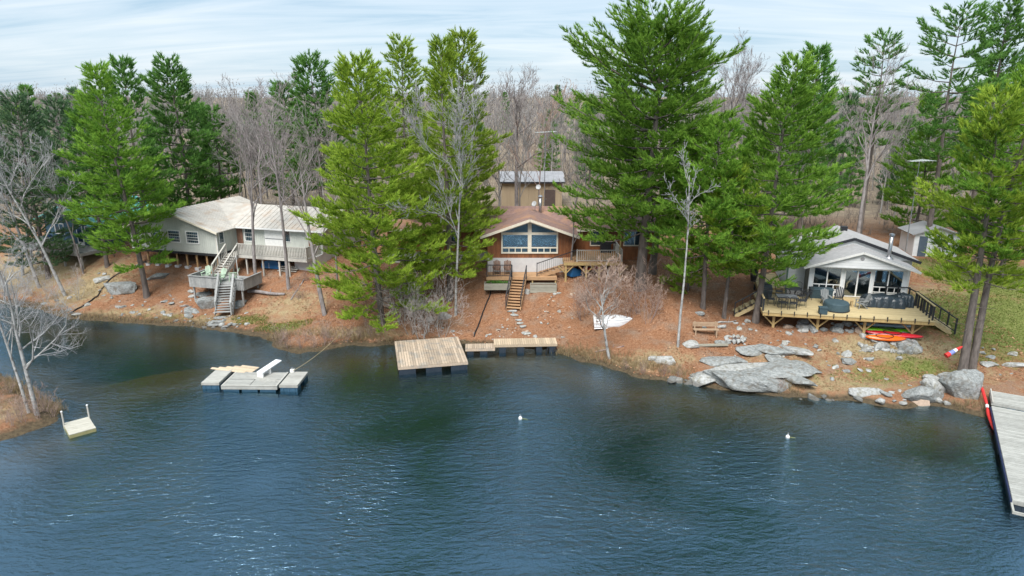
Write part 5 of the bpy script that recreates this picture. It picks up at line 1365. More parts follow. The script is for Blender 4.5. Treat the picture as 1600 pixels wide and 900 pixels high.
# right dock running out of the picture
e0 = np.array(at(1582, 781, .5)); e1 = np.array(at(1549, 634, .5)); v_ = e1 - e0; Ld_ = np.linalg.norm(v_[:2]); an_ = atan2(v_[1], v_[0]) - pi / 2
rd = dock("floating_dock", "long grey plank dock leaving the picture at the right edge", e0, an_, 2.45, Ld_, .5, RAFTW, .21, 'x', .2, ((.05, .55), (1.9, 2.4)), fd=Ld_ * .45)
rd.part("edge_strip", MB().box(-.06, -.004, -.1, Ld_, .28, .44), mat("bumper_navy", (.02, .03, .09), (.015, .02, .06), .5))
rd.part("end_frame", MB().box(-.06, 2.5, -.85, -.78, .3, .42).box(-.06, .02, -.78, -.004, .3, .42).box(1.2, 1.27, -.78, -.004, .3, .42), PALEW)
gw_ = Thing("gangway", "short ribbed gangway from the right bank to the grey plank dock", "gangway", (e1[0], e1[1], 0), an_); gw_.z0 = 0
fr = frame_box(gw_, "frame", .0, 2.4, .15, 1.75, .48, .62, RAFTW); 
for k in range(8): gw_.piece("plank", (1.2, .25 + k * .2, .64 + .012 * k), (2.42, .185, .035), RAFTW, (R_(3), 0, 0), parent=fr)
for xx in (.05, 2.35): gw_.part("rail", MB().bar((xx, .1, .70), (xx, 1.8, .82), .06), GREYPALE)
# red and white lane float hanging beside the dock
pts = [(*at(1529, 592, .95)[:2], 1.05), at(1536, 612, .75), at(1542, 632, .5), at(1544, 648, .22), at(1553, 671, .12)]
lf = Thing("lane_float", "red foam float line with white bands along the right dock", "float line", (pts[0][0], pts[0][1], 0)); lf.z0 = 0
q = [np.array(p) - np.array((pts[0][0], pts[0][1], 0)) for p in pts]
def along(t):
    t *= len(q) - 1; i = min(int(t), len(q) - 2); return q[i] + (q[i + 1] - q[i]) * (t - i)
FR = mat("foam_red", (.62, .035, .03), (.52, .03, .028), .6); FWm = mat("foam_white", (.78, .74, .72), (.7, .66, .66), .6)
for (t0, t1, mm) in ((0, .16, FWm), (.16, .5, FR), (.5, .58, FWm), (.58, 1.0, FR)):
    lf.part("float_red" if mm is FR else "float_white", MB().tube([along(t0 + (t1 - t0) * k / 6) for k in range(7)], [.05] + [.085] * 5 + [.05], 9), mm, smooth=True)
# windsock on the twin pine
g1 = on_ground(1502, 592); wy_ = g1[1] - .35
wa_ = np.array((x_at(1504, 541, wy_), wy_, z_at(541, wy_))); wb_ = np.array((x_at(1478, 556, wy_ - .2), wy_ - .2, z_at(556, wy_ - .2)))
ws = Thing("windsock", "red, white and blue striped windsock hanging from the twin pines' front trunk", "windsock", tuple(wb_)); ws.z0 = 0
ws.o.location = tuple(wb_); dd = wa_ - wb_
def tp(t): return dd * t
ws.part("band_red", MB().tube([tp(.0), tp(.22)], [.15, .14], 12), FR); ws.part("band_blue", MB().tube([tp(.22), tp(.48)], [.14, .12], 12), mat("cloth_blue", (.22, .26, .52), (.18, .22, .45), .8))
ws.part("band_white", MB().tube([tp(.48), tp(.64)], [.12, .10], 12), FWm); ws.part("tail_red", MB().tube([tp(.64), tp(.9), tp(1.0)], [.10, .07, .02], 12), FR)
# buoys
for lab, px, py in (("white mooring buoy on the open water in the picture's middle", 813, 652), ("white mooring buoy on the water before the right bank", 1231, 681)):
    x, y, _ = at(px, py, .1); T = Thing("buoy", lab, "buoy", (x, y, 0)); T.z0 = 0
    T.part("ball", MB().lathe([(.02, -.10), (.08, -.06), (.11, .02), (.095, .10), (.04, .15), (.02, .16)], (0, 0, 0), 14), TRIM_W, smooth=True)
    T.part("ring", MB().tube([(.045 * cos(a), 0, .23 + .045 * sin(a)) for a in np.linspace(0, 2 * pi, 9)], .012, 5), STEEL)
    T.part("rope", MB().tube([(.1, 0, .02), (.3, -.05, .02), (.42, -.03, -.02)], .015, 5), mat("rope_green", (.3, .33, .14), (.25, .28, .1), .9))

# ================================================================ ON THE RIGHT DECK
def onDk(x, y): return Dk.w(x, y)
IRON = mat("iron_dark", (.05, .052, .058), (.035, .037, .042), .5, 5)
GLT = mat("table_glass_grey", (.25, .26, .28), (.2, .21, .23), .15, 3)
TARPD = mat("tarp_black", (.022, .035, .045), (.012, .02, .028), .28, 5, bump=1.0, bscale=7, spec=.7)
COVER = mat("cover_slate", (.05, .085, .10), (.035, .065, .08), .7, 4, bump=.2)
def table(label, x, y, w, d, shape):
    T = Thing("patio_table", label, "table", (*onDk(x, y), dk), RA)
    if shape == 'rect':
        T.part("tabletop", MB().box(-w / 2, w / 2, -d / 2, d / 2, dk + .69, dk + .73), GLT)
        T.part("rim", MB().box(-w / 2 - .03, w / 2 + .03, -d / 2 - .03, -d / 2 - .002, dk + .67, dk + .74).box(-w / 2 - .03, w / 2 + .03, d / 2 + .002, d / 2 + .03, dk + .67, dk + .74), IRON)
        for sx in (-1, 1):
            for sy in (-1, 1): T.part("leg", MB().tube([(sx * w * .46, sy * d * .44, dk), (sx * w * .43, sy * d * .40, dk + .68)], .022, 6), IRON)
    else:
        T.part("tabletop", MB().lathe([(w / 2, .68), (w / 2 + .02, .70), (w / 2, .73)], (0, 0, dk), 24), IRON)
        for k in range(4): a = k * pi / 2 + .6; T.part("leg", MB().tube([(.42 * cos(a), .42 * sin(a), dk), (.2 * cos(a), .2 * sin(a), dk + .35), (.38 * cos(a), .38 * sin(a), dk + .67)], .025, 6), IRON)
table("rectangular grey glass patio table at the new deck's left end", 1.75, 1.75, 1.35, .85, 'rect')
table("round black iron table beside the right cottage's lap-sided wall", 2.55, 4.0, 1.15, 1.15, 'round')
def iron_chair(label, x, y, rz_, group=None, h=.95):
    T = Thing("patio_chair", label, "chair", (*onDk(x, y), dk), RA + rz_, group); z = dk
    for sx in (-.22, .22):
        T.part("leg", MB().tube([(sx, -.22, z), (sx, -.2, z + .44)], .016, 6), IRON); T.part("leg", MB().tube([(sx, .24, z), (sx, .2, z + .44)], .016, 6), IRON)
        T.part("armrest", MB().tube([(sx * 1.1, -.2, z + .44), (sx * 1.15, -.2, z + .64), (sx * 1.1, .2, z + .66)], .016, 6), IRON)
    T.part("seat", MB().box(-.24, .24, -.23, .22, z + .43, z + .47), IRON)
    bk = T.part("backrest", MB().tube([(-.22, .22, z + .46), (-.22, .30, z + h - .08), (-.1, .32, z + h), (.1, .32, z + h), (.22, .30, z + h - .08), (.22, .22, z + .46)], .018, 6), IRON)
    for k in range(4): xx = -.13 + .087 * k; T.part("bar", MB().tube([(xx, .22, z + .47), (xx, .31, z + h - .02)], .011, 5), IRON, bk)
iron_chair("dark iron chair at the left end of the rectangular glass table", .75, 1.8, pi / 2)
iron_chair("dark iron chair at the front left of the rectangular glass table", 1.45, 1.05, pi + .2)
iron_chair("dark iron chair at the front right of the rectangular glass table", 2.1, 1.05, pi - .2)
iron_chair("dark iron chair at the right end of the rectangular glass table", 2.8, 1.8, -pi / 2)
iron_chair("dark iron chair behind the rectangular glass table", 1.7, 2.5, .1)
iron_chair("black chair at the right of the round iron table", 3.5, 3.7, -1.3)
iron_chair("black chair behind the round iron table against the wall", 3.05, 4.7, -.2)
iron_chair("black chair in front of the round iron table", 3.0, 3.05, pi + .4)
iron_chair("black chair at the left of the round iron table", 1.6, 3.9, 1.4)
ADG = mat("chair_grey", (.27, .28, .28), (.21, .22, .22), .7, 4, rnd=.08); ADB = mat("chair_black", (.03, .034, .042), (.02, .024, .03), .6, 4); ADW = mat("chair_natural", (.50, .36, .18), (.42, .29, .14), .7, 4)
wood_chair("grey slatted armchair behind the slate-covered table", Dk, 4.55, 2.75, dk, .1, ADG, name="slatted_armchair")
wood_chair("black slatted armchair beside the sliding door", Dk, 5.55, 3.45, dk, -.3, ADB, name="slatted_armchair")
wood_chair("grey slatted armchair turned right in front of the black tarp", Dk, 6.75, 2.25, dk, -1.35, ADG, name="slatted_armchair")
st_ = Thing("side_table", "small natural-wood side table beside the grey armchair in front of the door", "table", (*onDk(5.95, 2.6), dk), RA)
st_.part("tabletop", MB().box(-.3, .3, -.25, .25, dk + .42, dk + .46), ADW)
for sx in (-.25, .25):
    for sy in (-.2, .2): st_.part("leg", MB().box(sx - .03, sx + .03, sy - .03, sy + .03, dk, dk + .42), ADW)
sbx_ = Thing("storage_box", "long dark storage box under the sunroom's left window", "storage box", (*onDk(4.55, 4.45), dk), RA)
sbx_.part("body", MB().box(-.75, .75, -.35, .35, dk + .005, dk + .62), COVER); sbx_.part("lid", MB().prism([(-.38, dk + .624), (.38, dk + .624), (.36, dk + .70), (0, dk + .74), (-.36, dk + .70)], 'x', -.78, .78), COVER)
ft = Thing("covered_fire_table", "low table under a slate fabric cover in the deck's middle", "covered table", (*onDk(4.95, 1.55), dk), RA)
ft.part("cover", MB().lathe([(.86, 0), (.84, .25), (.80, .5), (.76, .56), (.4, .60), (.05, .61)], (0, 0, dk), 4 * 6), COVER)
ft.part("hem", MB().lathe([(.885, .0), (.885, .07)], (0, 0, dk), 24), DARKMETAL)
sp_ = Thing("planter_cube", "small dark cube at the new deck's front edge", "cube planter", (*onDk(3.85, .35), dk), RA)
sp_.part("body", MB().box(-.25, .25, -.22, .22, dk + .005, dk + .42), COVER); sp_.part("rim", MB().box(-.28, .28, -.25, .25, dk + .42, dk + .48), COVER)
# black tarp over furniture: lumpy draped surface
def tarp(label, x, y, w, d, h, seed):
    T = Thing("tarp_covered_furniture", label, "tarp", (*onDk(x, y), dk), RA); nx_, ny_ = 34, 18
    us = np.linspace(-1, 1, nx_); vs = np.linspace(-1, 1, ny_); U, V = np.meshgrid(us, vs)
    e = np.clip((1 - np.abs(U) ** 8) * (1 - np.abs(V) ** 6), 0, 1) ** .5
    lump = .82 + .4 * (fbm(U * 2.2 + seed, V * 1.6, seed, 3) - .45) + .18 * (fbm(U * 7, V * 5, seed + 3, 3) - .45)
    Zh = h * e * lump
    X_ = U * w / 2 * (1 + .03 * np.sin(V * 9 + U * 13)); Y_ = V * d / 2 * (1 + .05 * np.sin(U * 17))
    ii = np.arange(nx_ * ny_).reshape(ny_, nx_); qd = np.stack([ii[:-1, :-1], ii[:-1, 1:], ii[1:, 1:], ii[1:, :-1]], -1).reshape(-1, 4)
    link("cover", mesh_np("cover", np.stack([X_, Y_, Zh + .01], -1).reshape(-1, 3), qd, 4, TARPD, True), T.o)
    T.part("rope", MB().tube([(-w * .2, -d / 2 - .02, dk + .03), (-w * .2, -d * .36, dk + h * .8), (-w * .2, d * .36, dk + h * .85), (-w * .2, d / 2, dk + .03)], .015, 5), DARKMETAL)
tarp("long furniture wrapped in shiny black tarp before the right window", 8.35, 3.2, 2.7, 1.35, .92, 3)
tarp("smaller black tarp bundle at the right end of the long one", 9.75, 3.5, 1.2, 1.1, .98, 11)
gr = Thing("barbecue", "black covered barbecue at the new deck's left edge", "barbecue", (*onDk(.55, 3.35), dk), RA)
gr.part("cover", MB().prism([(-.42, dk + .1), (.42, dk + .1), (.46, dk + .8), (.36, dk + 1.1), (-.36, dk + 1.1), (-.46, dk + .8)], 'y', -.3, .3), TARPD); gr.part("lid", MB().prism([(-.32, dk + 1.102), (.32, dk + 1.102), (.25, dk + 1.2), (-.25, dk + 1.2)], 'y', -.24, .24), DARKMETAL)
for sx in (-.35, .35): gr.part("wheel", MB().tube([(sx, -.3, dk + .08), (sx, -.24, dk + .08)], .08, 10), DARKMETAL)
hb = Thing("hanging_basket", "dark leafy basket beside the walkway's black screen", "plant basket", (*onDk(.15, 6.6), dk + .4), RA)
rg = np.random.default_rng(5); n_ = 40; th_ = rg.random(n_) * 6.28; zz_ = rg.random(n_)
ps_ = np.stack([np.cos(th_) * .25 * rg.random(n_), np.sin(th_) * .25 * rg.random(n_), .9 + .35 * zz_], -1); dr_ = np.stack([np.cos(th_), np.sin(th_), zz_], -1)
o = link("leaves", blades_mesh("leaves", ps_, dr_, 14, .18, .06, NEEDLE['dark'], rg, .8, .1, .1), hb.o); o["kind"] = "stuff"
hb.part("pot", MB().lathe([(.18, 0), (.28, .5), (.3, .9)], (0, 0, hb.z0), 12), DARKMETAL)

# kayaks under the new deck
def kayak(label, px, py, L_, w, h, material, rz_, fwd, z, roll=0):
    x = x_at(px, py, fwd); T = Thing("kayak", label, "kayak", (x, fwd, z), rz_)
    rows = []; n = 15
    for i in range(n):
        t = -1 + 2 * i / (n - 1); k = max(.02, (1 - abs(t) ** 2.2)) ** .75; zz = .10 * abs(t) ** 3
        rows.append([(t * L_ / 2, s_ * w / 2 * k, zz + hh2 * h * (.35 + .65 * k)) for s_, hh2 in ((0, 0), (.55, .06), (.98, .42), (.92, .66), (.45, .95), (0, 1.0), (-.45, .95), (-.92, .66), (-.98, .42), (-.55, .06))])
    V = [p for r in rows for p in r]; c = 10
    Fc = [(i * c + k, i * c + (k + 1) % c, (i + 1) * c + (k + 1) % c, (i + 1) * c + k) for i in range(n - 1) for k in range(c)] + [tuple(range(c))[::-1], tuple((n - 1) * c + k for k in range(c))]
    m = MB(); m.add([(a, b, q_ + T.z0) for a, b, q_ in V], Fc); T.part("hull", m, material, smooth=True)
    T.part("cockpit_rim", MB().tube([(.55 * cos(a) - .1, .24 * w / .6 * sin(a), T.z0 + h + .005) for a in np.linspace(0, 2 * pi, 17)], .022, 6), DARKMETAL)
    T.part("toggle", MB().tube([(L_ / 2 - .05, -.06, T.z0 + .18 * h + .12), (L_ / 2 - .05, .06, T.z0 + .18 * h + .12)], .02, 6), DARKMETAL)
    T.o.rotation_euler = (roll, 0, rz_)
KR = mat("kayak_red", (.62, .02, .035), (.55, .018, .03), .3, 2, spec=.6); KO = mat("kayak_orange", (.85, .16, .01), (.75, .13, .01), .3, 2, spec=.6); KG = mat("kayak_lime", (.22, .62, .02), (.18, .52, .02), .3, 2, spec=.6); KW = mat("kayak_pale", (.36, .46, .52), (.30, .40, .46), .3, 2, spec=.6)
kf = 42.6
def kz(py, f): return z_at(py, f)
gk = ground_z(x_at(1395, 530, kf + .4), kf + .4); print("kayak ground", gk)
kayak("lime green kayak lying behind the red one under the new deck", 1387, 518, 3.3, .68, .30, KG, R_(-9), kf + 1.0, kz(519, kf + 1.0))
kayak("pale grey-blue kayak lying farthest back under the new deck", 1385, 510, 3.4, .66, .28, KW, R_(-10), kf + 1.55, kz(511, kf + 1.55))
kayak("long red kayak lying slanted across the others under the new deck", 1396, 521, 3.5, .64, .28, KR, R_(-19), kf + .45, kz(525, kf + .45), R_(12))
kayak("orange kayak lying frontmost under the new deck", 1384, 526, 2.5, .66, .32, KO, R_(-10), kf + .0, kz(531, kf), R_(14))

# rowing boat upside down on the bank
bx1 = np.array(on_ground(931, 513)); bx2 = np.array(on_ground(985, 497)); mid_ = (bx1 + bx2) / 2; an2 = atan2(bx2[1] - bx1[1], bx2[0] - bx1[0]); Lb_ = np.linalg.norm((bx2 - bx1)[:2]) + .35
bo = Thing("rowing_boat", "upturned white aluminium rowing boat resting against shrubs on the needle bank", "boat", tuple(mid_), an2); z = bo.z0
rows = []; n = 13
for i in range(n):
    t = i / (n - 1); k = 1 - max(0, (t - .45) / .55) ** 2.2 * .92
    rows.append([(-Lb_ / 2 + Lb_ * t, s_ * .58 * k, z + .05 + hh2 * (.42 - .12 * (1 - k))) for s_, hh2 in ((-1, 0), (-.95, .35), (-.72, .85), (-.3, .97), (0, 1.02), (.3, .97), (.72, .85), (.95, .35), (1, 0))])
ALU = mat("aluminium_white", (.74, .75, .76), (.62, .63, .65), .4, 2, dirt=(.5, .48, .45)); m = MB(); c = 9
m.add([p for r in rows for p in r], [(i * c + k, i * c + k + 1, (i + 1) * c + k + 1, (i + 1) * c + k) for i in range(n - 1) for k in range(c - 1)] + [tuple(range(c))]); hl = bo.part("hull", m, ALU)
for s_ in (-.45, 0, .45): bo.part("keel_strip", MB().tube([(-Lb_ / 2 + Lb_ * t, s_ * .58 * (1 - max(0, (t - .45) / .55) ** 2.2 * .92), z + .05 + (1.03 if s_ == 0 else .96) * (.42 - .12 * (max(0, (t - .45) / .55) ** 2.2 * .92))) for t in np.linspace(0.02, .95, 9)], .02, 5), STEEL, hl)
bo.part("gunwale", MB().tube([r[0] for r in rows], .03, 6).tube([r[-1] for r in rows], .03, 6), STEEL)
bo.o.rotation_euler = (R_(26), R_(-3), an2)

# picnic bench
g = on_ground(1102, 524); be = Thing("garden_bench", "small weathered wooden bench above the rock slabs", "bench", g, R_(-2)); z = be.z0; BW = mat("bench_wood", (.42, .30, .20), (.33, .23, .15), .8, 4, rnd=.08)
for k in range(2): be.part("seat_plank", MB().box(-.85, .85, -.2 + k * .17, -.05 + k * .17, z + .40, z + .44), BW)
for k in range(2): be.part("back_plank", MB().bar((-.85, .22 + .03 * k, z + .62 + .16 * k), (.85, .22 + .03 * k, z + .62 + .16 * k), .03, .14), BW)
for sx in (-.7, .7):
    be.part("leg", MB().bar((sx, -.2, z - .1), (sx, -.16, z + .4), .07), BW); be.part("leg", MB().bar((sx, .16, z - .1), (sx, .28, z + .9), .07), BW)
g = on_ground(1086, 541); o = link("bench_footing", MB().bar((-.1, 0, .05), (2.2, .1, .05), .16, .12).mesh("timber", OLDWOOD), None, g); o.name = "timber"; tag(o, "pale squared timber lying in front of the wooden bench", "timber")

# black hoses running down the bank
def hose(label, pix, r=.05):
    pts = [on_ground(*p) for p in pix]; sm_ = []
    P = np.array(pts); t = np.linspace(0, len(P) - 1, len(P) * 7)
    X = [np.interp(t, range(len(P)), P[:, k]) for k in range(3)]
    for k in (0, 1): X[k] = np.convolve(np.pad(X[k], 3, mode='edge'), np.ones(7) / 7, 'valid')
    Zz = hgt(X[0], X[1]); Zz = np.maximum(Zz, -.1)
    pp_ = [np.array((a, b, c + .06)) for a, b, c in zip(X[0], X[1], Zz)]; c0 = pp_[0].copy()
    o = link("water_hose", MB().tube([p - c0 for p in pp_], r, 7).mesh("water_hose", DARKMETAL, True), None, tuple(c0)); tag(o, label, "hose")
hose("black hose snaking down the orange bank left of the left cottage", [(232, 408), (218, 414), (200, 423), (185, 428), (170, 438), (158, 455), (145, 470), (128, 480), (108, 492)], .06)
hose("black hose running from the planter down to the middle dock", [(768, 449), (766, 462), (758, 480), (752, 497), (745, 515), (740, 530)], .05)

# logs lying about
def log(label, a, b, r, mt=BARK_GREY):
    A_ = np.array(on_ground(*a)); B_ = np.array(on_ground(*b)); d = B_ - A_; rr = random.Random(int(a[0]))
    pts = [d * t + np.array((0, 0, r * .6 + .04 * sin(t * 7))) for t in np.linspace(0, 1, 6)]
    T = Thing("log", label, "log", tuple(A_)); T.z0 = 0
    T.part("stem", MB().tube(pts, [r, r * 1.05, r, r * .9, r * .85, r * .7], 9), mt, smooth=True)
    T.part("stub", MB().tube([pts[3], pts[3] + np.array((.1, .1, .35))], [r * .4, r * .2], 6), mt)
log("fallen mossy log on the bank right of the grey lower deck", (388, 457), (445, 462), .14)
log("thin broken branch propped behind the leaning dark tree", (455, 470), (475, 438), .07)
log("pale drift log bleached on the rocks by the twin pines", (1448, 614), (1478, 608), .06, BARK_PALE)
log("thin bleached branch lying right of the bench", (1120, 505), (1150, 503), .05, BARK_PALE)
log("brown log at the waterline below the rowing boat", (930, 552), (975, 542), .07, BARK_WARM)

# ================================================================ ROCKS
ROCK = wet_foot(mat("granite", (.36, .375, .365), (.17, .18, .178), .9, 5.5, (1, 1, 2.2), 1.0, dirt=(.17, .16, .14), dscale=3.2, bscale=8))
ROCKP = wet_foot(mat("granite_pale", (.47, .475, .455), (.27, .275, .27), .9, 6, (1, 1, 1.5), 1.0, dirt=(.22, .21, .17), dscale=4, bscale=9))
ROCKR = mat("granite_tan", (.50, .38, .29), (.34, .26, .20), .9, 3, (1, 1, 1), .7, bscale=10)
import bmesh
def rock_mesh(seed, sub=3, rough=.22, facet=5):
    bm = bmesh.new(); bmesh.ops.create_icosphere(bm, subdivisions=sub, radius=1.0); rr = np.random.default_rng(seed)
    V = np.array([v.co[:] for v in bm.verts]); V = np.sign(V) * np.abs(V) ** .62
    for _ in range(facet + 6):           # cut flat faces like broken stone
        n = rr.normal(size=3); n /= np.linalg.norm(n); c = rr.uniform(.55, .85); d = V @ n; V = np.where((d > c)[:, None], V - np.outer(d - c, n) * .92, V)
    o_ = rr.random(3) * 50
    nz = fbm(V[:, 0] * 2.1 + o_[0] + V[:, 2] * 1.3, V[:, 1] * 2.1 + o_[1] - V[:, 2], seed, 4) - .45
    V = V * (1 + rough * nz)[:, None]
    for v, p in zip(bm.verts, V): v.co = p
    me = bpy.data.meshes.new("rock"); bm.to_mesh(me); bm.free(); return me
ROCKS = {}
def rock_data(seed, mt):
    if (seed, mt.name) not in ROCKS:
        me = rock_mesh(seed, 4 if seed < 20 else 3); me.materials.append(mt); ROCKS[(seed, mt.name)] = me
    return ROCKS[(seed, mt.name)]
rk = random.Random(31)
def rock(label, px, py, wpx, ratio=.6, hr=.45, mt=None, rz_=None, seed=None, sink=.35, group=None, name="boulder", cat="rock"):
    x, y, z = on_ground(px, py); ppm = F_PX / (y * CP + (CAM_H - z) * SP); w = wpx / ppm / 2
    s_ = seed if seed is not None else 20 + rk.randrange(14)
    o = link(name, rock_data(s_, mt or rk.choice((ROCK, ROCK, ROCKP))), None, (x, y, z + w * hr * (.62 - sink * 1.6)), (rk.uniform(-.15, .15), rk.uniform(-.15, .15), rz_ if rz_ is not None else rk.random() * 6.28), (w, w * ratio, w * hr))
    tag(o, label, cat, group); return o
# big slabs and boulders, each told apart
rock("broad sloping bedrock sheet between the bench and the waterline slabs", 1168, 582, 190, .42, .10, ROCK, R_(-8), 9, .30)
rock("long low rock slab at the waterline below the wooden bench", 1152, 596, 112, .62, .26, ROCK, R_(-6), 1)
rock("pale slab wedge at the left end of the waterline slabs", 1108, 592, 62, .8, .36, ROCKP, .1, 2)
rock("rounded slab at the right end of the waterline slabs", 1198, 597, 84, .75, .30, ROCK, R_(-10), 3)
rock("thin rock ledge above the long waterline slab", 1132, 566, 120, .24, .13, ROCK, R_(6), 4)
rock("second thin ledge just above the waterline slabs", 1152, 580, 110, .36, .14, ROCKP, R_(3), 5)
rock("upper end of the slanting rock rib right of the bench", 1204, 547, 70, .5, .20, ROCK, R_(-52), 6)
rock("middle of the slanting rock rib right of the bench", 1221, 569, 76, .45, .20, ROCK, R_(-58), 7)
rock("lower end of the slanting rock rib touching the water", 1243, 596, 76, .45, .22, ROCK, R_(-60), 8)
rock("flat triangular rock left of the slanting rib", 1178, 548, 58, .6, .18, ROCK, R_(8), 9)
rock("second slanting rib, upper pale part, below the new deck", 1240, 549, 66, .42, .2, ROCKP, R_(-50), 10)
rock("second slanting rib, lower dark part, below the new deck", 1258, 574, 60, .6, .22, ROCK, R_(-62), 11)
rock("big grey boulder with the twin pines growing behind it", 1504, 612, 74, .85, .85, ROCK, R_(10), 12, .28)
rock("slanting tan-stained boulder jutting into the water left of the twin pines", 1442, 622, 74, .6, .52, ROCK, R_(14), 13, .25)
rock("grey block between the tan-stained boulder and the twin-pine boulder", 1462, 606, 50, .7, .7, ROCKP, R_(20), 14, .3)
rock("tan facet stone at the front of the jutting boulder", 1440, 631, 34, .5, .45, ROCKR, R_(14), 15, .2)
rock("broken rock left of the twin pines' foot", 1480, 590, 44, .7, .5, ROCKP, R_(30), 16)
rock("smaller broken rock behind the jutting boulder", 1455, 594, 30, .7, .5, ROCKP, R_(-10), 17)
rock("long pale slab at the waterline below the kayaks", 1356, 614, 62, .35, .25, ROCKP, R_(0), 18)
rock("lower flat stone of the two stacked on the grassy slope", 1327, 566, 26, .75, .55, ROCK, 0, 3)
rock("upper stone of the two stacked on the grassy slope", 1325, 555, 22, .7, .6, ROCKP, .5, 2)
rock("large grey outcrop on the orange bank below the left cottage", 188, 452, 64, .55, .42, ROCK, R_(-8), 1)
rock("flat grey outcrop under the left cottage's gable posts", 250, 432, 36, .6, .35, ROCK, .2, 6)
rock("pale rock left of the large outcrop on the orange bank", 160, 438, 40, .45, .3, ROCKP, .1, 4)
rock("large slanting rock beside the lower grey stairs", 328, 478, 44, .6, .6, ROCK, R_(35), 12, .3)
rock("squarish rock left of the lower grey stairs", 299, 487, 22, .7, .55, ROCK, .3, 14)
rock("flat rock above the slanting rock by the grey stairs", 320, 462, 26, .6, .35, ROCK, .4, 9)
rock("rock right of the lower grey stairs", 374, 475, 30, .9, .5, ROCK, .3, 11)
rock("upright pale rock on the needle slope behind the square dock", 695, 497, 24, .7, .8, ROCKP, .3, 13, .25)
rock("grey rock beside the pale shrub behind the square dock", 652, 478, 30, .7, .55, ROCKP, .8, 16)
rock("small rock left of the upright pale rock", 673, 500, 16, .8, .6, ROCK, .2, 17)
rock("pale whale-backed boulder at the reedy shore left of the slabs", 1040, 566, 40, .6, .5, ROCKP, R_(-25), 2)
rock("smaller pale boulder left of the whale-backed one", 1020, 562, 18, .7, .6, ROCKP, .2, 5)
rock("pale boulder just right of the lone birch's foot", 1078, 540, 28, .8, .45, ROCKP, .1, 7)
rock("grey stone left of the rubble ring by the bench", 1126, 537, 20, .7, .5, ROCK, .1, 8)
rock("round grey stone above the wooden bench", 1093, 492, 15, .8, .6, ROCK, .1, 10)
rock("pale stone beside the orange stairs under the right planter", 824, 458, 11, .9, .9, ROCKP, .1, 15, .2)
rock("tan boulder under the new deck's left half", 1231, 512, 21, .7, .6, ROCKR, .2, 13)
rock("tan round boulder under the new deck beside the kayaks", 1345, 519, 18, .9, .9, ROCKR, .4, 15, .2)
rock("round grey boulder at the foot of the new deck's right post", 1428, 545, 16, .9, .9, ROCKP, .4, 2, .2)
rock("flat pale ledge on the grass right of the twin pines", 1545, 570, 40, .4, .2, ROCKP, .1, 4)
rock("second pale ledge right of the twin pines reaching the edge", 1585, 572, 46, .3, .2, ROCKP, .0, 5)
# fire ring of stones: one thing, its stones are parts
fx_, fy_, fz_ = on_ground(1148, 532); fg = Thing("fire_ring", "ring of pale stones round a fire pit right of the wooden bench", "fire pit", (fx_, fy_, fz_)); fg.z0 = 0
for k in range(13):
    a = k * 2 * pi / 13; link("stone", rock_data(20 + k % 14, ROCKP), fg.o, (.62 * cos(a), .5 * sin(a), .08), (0, 0, a), (.19, .15, .16))
fg.part("ash", MB().lathe([(.5, .03), (.3, .05), (.02, .06)], (0, 0, 0), 14), mat("ash", (.14, .13, .13), (.06, .055, .055), .95, 8, bump=.3))
# stepping stones below the stairs
for k, (px, py) in enumerate(((800, 487), (804, 493), (811, 501), (813, 506), (818, 511), (824, 521))):
    x, y, z = on_ground(px, py); o = link("stepping_stone", rock_data(21 + k, ROCKP), None, (x, y, z + .03), (0, 0, .1 * k), (.42 if k in (0, 5) else .3, .2 if k != 5 else .32, .07))
    tag(o, ["topmost", "second", "third", "fourth", "fifth", "lowest and widest"][k] + " flat stepping stone below the orange stairs", "stepping stone")
for k, (px, py) in enumerate(((346, 497), (343, 503), (338, 509))):
    x, y, z = on_ground(px, py); o = link("stone_step", rock_data(24 + k, ROCK), None, (x, y, z + .04), (0, 0, .1 * k), (.62, .3, .09)); tag(o, ["upper", "middle", "lowest"][k] + " stone step between the grey stairs and the water", "stone step")
# loose stones by area, many alike
def stones(label, group, n, boxes, s0, s1, seed, mts=(ROCK, ROCKP), flat=.5):
    r = random.Random(seed)
    for i in range(n):
        b = boxes[i % len(boxes)]; px, py = r.uniform(b[0], b[2]), r.uniform(b[1], b[3]); x, y, z = on_ground(px, py)
        if z < -.15: continue
        s = s0 + (s1 - s0) * r.random() ** 2
        o = link("stone", rock_data(20 + r.randrange(14), r.choice(mts)), None, (x, y, z + s * .05), (r.uniform(-.3, .3), r.uniform(-.3, .3), r.random() * 6.28), (s, s * r.uniform(.55, .9), s * flat * r.uniform(.7, 1.2)))
        tag(o, label, "stone", group)
stones("loose grey stone in the rubble heap under the new deck", "rubble under the new deck", 110, [(1345, 525, 1430, 552), (1300, 512, 1420, 535), (1225, 505, 1340, 522), (1380, 530, 1435, 552), (1350, 535, 1435, 550)], .16, .52, 1, flat=.7)
stones("loose grey stone on the orange bank below the left cottage", "stones below the left cottage", 80, [(255, 455, 345, 512), (180, 470, 300, 505), (300, 485, 400, 515)], .10, .40, 2)
stones("pale stone among needles below the middle cottage", "stones below the middle cottage", 80, [(760, 485, 860, 528), (640, 510, 900, 532), (640, 480, 740, 525), (850, 455, 900, 500)], .06, .22, 3, (ROCKP, ROCKP, ROCKR))
stones("pale stone on the slope between the bench and the new deck", "stones below the right cottage", 44, [(1085, 500, 1260, 535), (1260, 540, 1420, 600), (1120, 535, 1280, 560)], .10, .34, 4)
stones("wet grey stone at the right bank's waterline", "stones at the right waterline", 36, [(1240, 606, 1400, 630), (1050, 588, 1110, 604), (1400, 600, 1480, 632)], .14, .5, 5)
stones("grey stone on the far left bank", "stones on the far left bank", 18, [(95, 425, 180, 470), (60, 470, 160, 495)], .12, .5, 6)
